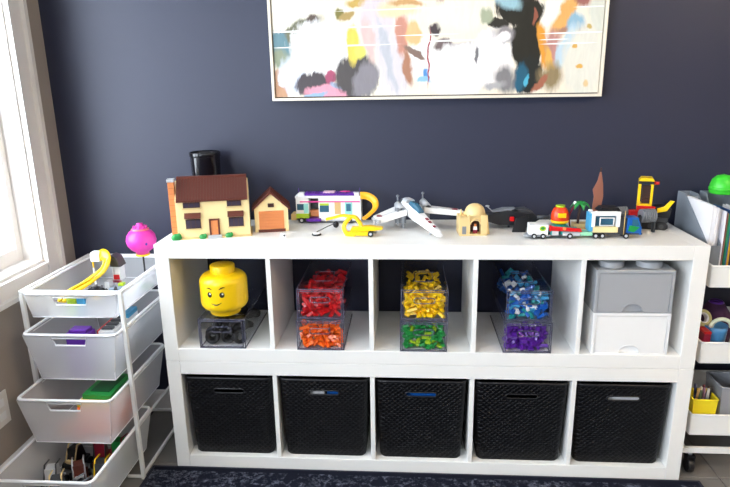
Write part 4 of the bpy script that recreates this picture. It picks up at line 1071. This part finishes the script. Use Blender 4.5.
# drawer 4 contents: dark toy vehicles
dm = [(M_DGREY, M_TAN, 'dark grey and tan'), (M_BLACK, M_GREY, 'black and grey'), (M_BROWN, M_LGREY, 'brown and pale grey'), (M_DGREY, M_YEL, 'dark grey and yellow'), (M_DRED, M_DGREY, 'dark red'), (M_GREEN, M_DRED, 'green'), (M_LGREY, M_DGREY, 'pale grey'), (M_BLACK, M_TAN, 'black and tan')]
ds = [(-.30, -.27, .3), (-.21, -.28, -.3), (-.285, -.165, .5), (-.195, -.17, .1), (-.26, -.055, .3), (-.19, -.05, -.1), (-.36, -.20, .2), (-.345, -.075, -.2)]
for (x, y, a), (ma, mb_, nm) in zip(ds, dm):
    o = thing('toy_vehicle', nm+' toy vehicle in the lowest drawer', 'toy vehicle', (x, y, z4), a, 'toy vehicles in the lowest drawer')
    hh = rnd.uniform(.075, .105)
    part('chassis', bx(-.026, .026, -.04, .04, .008, .03), ma, o, .002)
    part('cabin', MB().prism([(-.03, .03), (.03, .03), (.016, hh), (-.02, hh)], -.018, .018, 'x'), ma, o, .001)
    part('frame_bar', MB().tube([(-.020, -.036, .032), (-.018, -.01, hh+.012), (-.018, .03, hh+.006)], .003, 6).tube([(.020, -.036, .032), (.018, -.01, hh+.012), (.018, .03, hh+.006)], .003, 6), mb_, o)
    part('deck', MB().box(-.014, .014, -.038, -.012, .03, .042).studs(-.014, .014, -.038, -.012, .042, 3, 3), mb_, o, .0005)
    for sx in (-.036, .026):
        for yy in (-.026, .026): part('wheel', MB().cyl((sx, yy, .013), .013, .010, 'x', 14), mat('rubber', (20, 20, 22), .7), o)

# ------------------------------------------------------------------ utility trolley at the right
TX0, TX1, TY0, TY1 = 1.872, 2.26, .028, .372
tl = thing('utility_trolley', 'white metal three-tier trolley on casters at the right of the shelf', 'trolley', (0, 0, 0))
for zt, zb in ((.795, .722), (.522, .447), (.247, .168)):
    mb = MB(); th2 = .004
    mb.box(TX0, TX1, TY0, TY0+th2, zb, zt).box(TX0, TX1, TY1-th2, TY1, zb, zt).box(TX0, TX0+th2, TY0+th2, TY1-th2, zb, zt).box(TX1-th2, TX1, TY0+th2, TY1-th2, zb, zt).box(TX0+th2, TX1-th2, TY0+th2, TY1-th2, zb, zb+th2)
    to = part('tray', mb, M_WMETAL, tl, .0012)
    part('tray_lip', MB().tube([(x, y, zt) for x, y in rrect(TX0+.001, TX1-.001, TY0+.001, TY1-.001, .006)], .004, 8, True), M_WMETAL, to)
for x in (TX0-.008, TX1+.008): part('post', MB().cyl((x, .20, .10), .008, .70, n=12), M_WMETAL, tl)
part('base_frame', MB().box(TX0, TX1, TY0+.004, TY0+.020, .092, .112).box(TX0, TX1, TY1-.020, TY1-.004, .092, .112).box(TX0-.016, TX0, TY0+.004, TY1-.004, .092, .112).box(TX1, TX1+.016, TY0+.004, TY1-.004, .092, .112), M_WMETAL, tl, .003)
for x in (TX0+.028, TX1-.02):
    for y in (TY0+.030, TY1-.03):
        cs = part('caster', MB().cyl((x-.010, y, .027), .027, .020, 'x', 20), M_BLACK, tl, .002)
        part('caster_fork', MB().box(x-.015, x-.011, y-.012, y+.012, .025, .070).box(x+.011, x+.015, y-.012, y+.012, .025, .070).box(x-.015, x+.015, y-.014, y+.014, .062, .070), M_BLACK, cs, .001)
        part('caster_stem', MB().cyl((x, y, .070), .007, .024, n=10), M_LGREY, cs)
TB = .7265
# grey file holder with papers
fh = thing('file_holder', 'grey mesh file holder full of white papers on the top tray', 'file holder', (1.880, .100, TB))
FW, FDp = .046, .262
part('side', MB().prism([(0, 0), (FDp, 0), (FDp, .262), (FDp-.06, .262), (0, .125)], 0, .003, 'x'), M_FILE, fh)
part('side', MB().prism([(0, 0), (FDp, 0), (FDp, .262), (FDp-.06, .262), (0, .125)], FW-.003, FW, 'x'), M_FILE, fh)
part('back', bx(.003, FW-.003, FDp-.003, FDp, 0, .262), M_FILE, fh)
part('front', bx(.003, FW-.003, 0, .003, 0, .120), M_FILE, fh)
part('floor_panel', bx(.003, FW-.003, .003, FDp-.003, 0, .003), M_FILE, fh)
part('divider', bx(.003, FW-.003, FDp-.070, FDp-.067, .003, .255), M_FILE, fh)
fh2 = thing('file_holder', 'second grey file holder behind the coloured books at the right edge', 'file holder', (1.960, .232, TB))
part('back', bx(0, .09, .130, .133, 0, .262), M_FILE, fh2); part('side', MB().prism([(0, 0), (.130, 0), (.130, .262), (.08, .262), (.0, .14)], 0, .003, 'x'), M_FILE, fh2)
part('side', MB().prism([(0, 0), (.130, 0), (.130, .262), (.08, .262), (.0, .14)], .087, .09, 'x'), M_FILE, fh2)
part('floor_panel', bx(.003, .087, 0, .130, 0, .003), M_FILE, fh2)
for i, (dx, w_, hz, yf) in enumerate(((.0045, .011, .252, .004), (.0165, .010, .246, .002), (.0275, .007, .240, .010), (.0360, .006, .236, .018))):
    o = thing('paper_stack', ['white paper bundle against the near side of the grey file holder', 'thin white paper bundle second in the grey file holder', 'thick white paper bundle with rounded edge in the file holder', 'white paper bundle fourth in the file holder', 'white paper bundle nearest the coloured books'][i], 'papers', (1.880+dx, .100+yf, TB+.0035), 0, 'paper bundles in the file holder')
    mb = MB()
    ns = 4
    for k in range(ns): mb.box(k*w_/ns, (k+.92)*w_/ns, .001*((k*7) % 3), .190-.001*k, 0, hz-.0012*((k*5) % 3))
    part('sheets', mb, M_PAPER, o)
# coloured books
bc = [((232, 230, 236), .004, 'white'), ((120, 60, 70), .004, 'maroon'), ((176, 130, 96), .004, 'tan'), ((36, 132, 96), .005, 'green'), ((40, 92, 150), .005, 'blue'), ((226, 168, 40), .008, 'yellow'), ((52, 60, 92), .009, 'navy'), ((190, 70, 90), .008, 'pink'), ((224, 224, 226), .012, 'pale grey'), ((70, 130, 160), .010, 'teal'), ((60, 40, 60), .014, 'dark plum')]
x = 1.9270
for i, (rgb, w_, nm) in enumerate(bc):
    y = .100+.003*(i % 3)
    o = thing('picture_book', '%s-spined thin book standing in the top tray of the trolley' % nm, 'book', (x, y, TB), 0, 'books on the trolley top tray')
    hz = .238-.004*(i % 4)
    hz += .0
    cm = mat('book_'+nm.replace(' ', '_'), rgb, .45)
    part('cover', MB().box(0, .0012, 0, .125, 0, hz).box(w_-.0012, w_, 0, .125, 0, hz).box(.0012, w_-.0012, 0, .0014, 0, hz), cm, o)
    part('pages', bx(.0013, w_-.0013, .0016, .122, .002, hz-.003), M_PAPER, o)
    x += w_+.0008
# green round tub top
gt = thing('green_ball', 'bright green rounded toy lid behind the books at the right edge', 'toy', (2.006, .300, TB+.2635), 0)
part('dome', MB().lathe([(0, 0), (.040, 0), (.042, .006), (.042, .030), (.036, .050), (.022, .064), (0, .070)], n=30), mat('bright_green', (60, 200, 50), .35), gt)
part('band', MB().lathe([(.042, .012), (.0445, .014), (.0445, .022), (.042, .024)], n=30), mat('bright_green', (60, 200, 50), .35), gt)
# middle tray: cups, red tray, tape
MBZ = .4515
rc = thing('craft_tray', 'red and blue craft tub on the middle trolley tray', 'craft tub', (1.925, .10, MBZ), 0)
part('tub', MB().lathe([(0, 0), (.032, 0), (.038, .085), (.040, .110), (.037, .110), (.034, .086), (.0, .086)], (.020, 0, 0), 24), mat('craft_blue', (70, 130, 180), .3), rc)
part('handle', MB().tube([(.020+.034*math.cos(a), -.038, .115+.030*math.sin(a)) for a in [PI*i/10 for i in range(11)]], .007, 8), mat('craft_pale', (206, 214, 190), .3), rc)
rt = thing('red_box', 'small dark red box on the middle trolley tray beside the tub', 'box', (1.886, .046, MBZ))
part('body', bx(0, .022, 0, .05, 0, .095), M_DRED, rt, .002); part('lid', bx(-.001, .023, -.001, .051, .095, .104), M_RED, rt, .002)
dk2 = thing('craft_bundle', 'dark purple craft bag behind the tub on the middle tray', 'craft bag', (1.99, .20, MBZ))
part('bag', MB().lathe([(0, 0), (.055, .0), (.062, .05), (.056, .11), (.03, .150), (.022, .16)], n=14), mat('plum_fabric', (70, 36, 70), .9, .2, 60, .4, 80), dk2)
part('bag_tie', MB().lathe([(.022, .152), (.026, .156), (.022, .162)], n=14), M_PURP, dk2)
tp = thing('tape_roll', 'pale yellow-grey tape roll leaning on the middle trolley tray', 'tape', (1.905, .115, MBZ+.128), .2)
part('roll', MB().lathe([(.018, -.010), (.030, -.010), (.030, .010), (.018, .010), (.018, -.010)], n=24, M=Matrix.Rotation(1.1, 4, 'X')), mat('tape', (186, 182, 130), .3), tp)
part('core', MB().lathe([(.016, -.0102), (.0185, -.0102), (.0185, .0102), (.016, .0102), (.016, -.0102)], n=24, M=Matrix.Rotation(1.1, 4, 'X')), M_PAPER, tp)
# lower tray: yellow cup with pens, grey box
LBZ = .1725
yb = thing('yellow_tub', 'yellow rectangular tub of pens on the lowest trolley tray', 'tub', (1.922, .085, LBZ))
yl = MB()
def tub(mb, hw, hd, hgt, tp_=.006, th=.003):
    for (a, b_) in ((0, 1),):
        O = [(-hw, -hd), (hw, -hd), (hw, hd), (-hw, hd)]
        vs = [Vector((p*(hw-tp_)/hw, q*(hd-tp_)/hd, 0)) for p, q in O]+[Vector((p, q, hgt)) for p, q in O]+[Vector((p*(hw-th)/hw, q*(hd-th)/hd, hgt)) for p, q in O]+[Vector((p*(hw-tp_-th)/hw, q*(hd-tp_-th)/hd, th)) for p, q in O]
        fs = [(3, 2, 1, 0), (12, 13, 14, 15)]
        for i in range(4):
            j = (i+1) % 4; fs += [(i, j, 4+j, 4+i), (4+i, 4+j, 8+j, 8+i), (8+i, 8+j, 12+j, 12+i)]
        mb.add(vs, fs)
    return mb
part('body', tub(yl, .042, .040, .125), mat('tub_yellow', (240, 216, 40), .35), yb)
part('rim', MB().tube([(p, q, .125) for p, q in rrect(-.043, .043, -.041, .041, .006)], .003, 6, True), mat('tub_yellow', (240, 216, 40), .35), yb)
pc = [(90, 60, 50), (40, 50, 90), (200, 196, 190), (120, 40, 60), (60, 60, 66), (210, 170, 110), (30, 30, 36), (150, 110, 130), (80, 90, 60), (220, 210, 200)]
for i, rgb in enumerate(pc):
    px, py = 1.922+rnd.uniform(-.028, .026), .085+rnd.uniform(-.024, .024)
    names = ['brown', 'navy', 'pale grey', 'wine red', 'dark grey', 'tan', 'black', 'mauve', 'olive', 'cream']
    o = thing('marker_pen', '%s marker pen standing in the yellow tub' % names[i], 'pen', (px, py, LBZ+.006), rnd.uniform(0, 6), 'pens in the yellow tub')
    o.rotation_euler = (rnd.uniform(-.10, .10), rnd.uniform(-.10, .10), 0)
    part('barrel', MB().cyl((0, 0, 0), .0045, .11+rnd.uniform(0, .02), n=10), mat('pen_%d' % i, rgb, .4), o)
    part('cap', MB().cyl((0, 0, .112), .0052, .038, n=10, r2=.0042), mat('pen_%d' % i, rgb, .4), o)
gx = thing('grey_tub', 'grey plastic tub beside the yellow one on the lowest tray', 'tub', (2.035, .12, LBZ))
part('body', tub(MB(), .055, .060, .165), mat('tub_grey', (150, 152, 158), .4), gx)
part('rim', MB().tube([(p, q, .165) for p, q in rrect(-.056, .056, -.061, .061, .008)], .0035, 6, True), mat('tub_grey', (150, 152, 158), .4), gx)
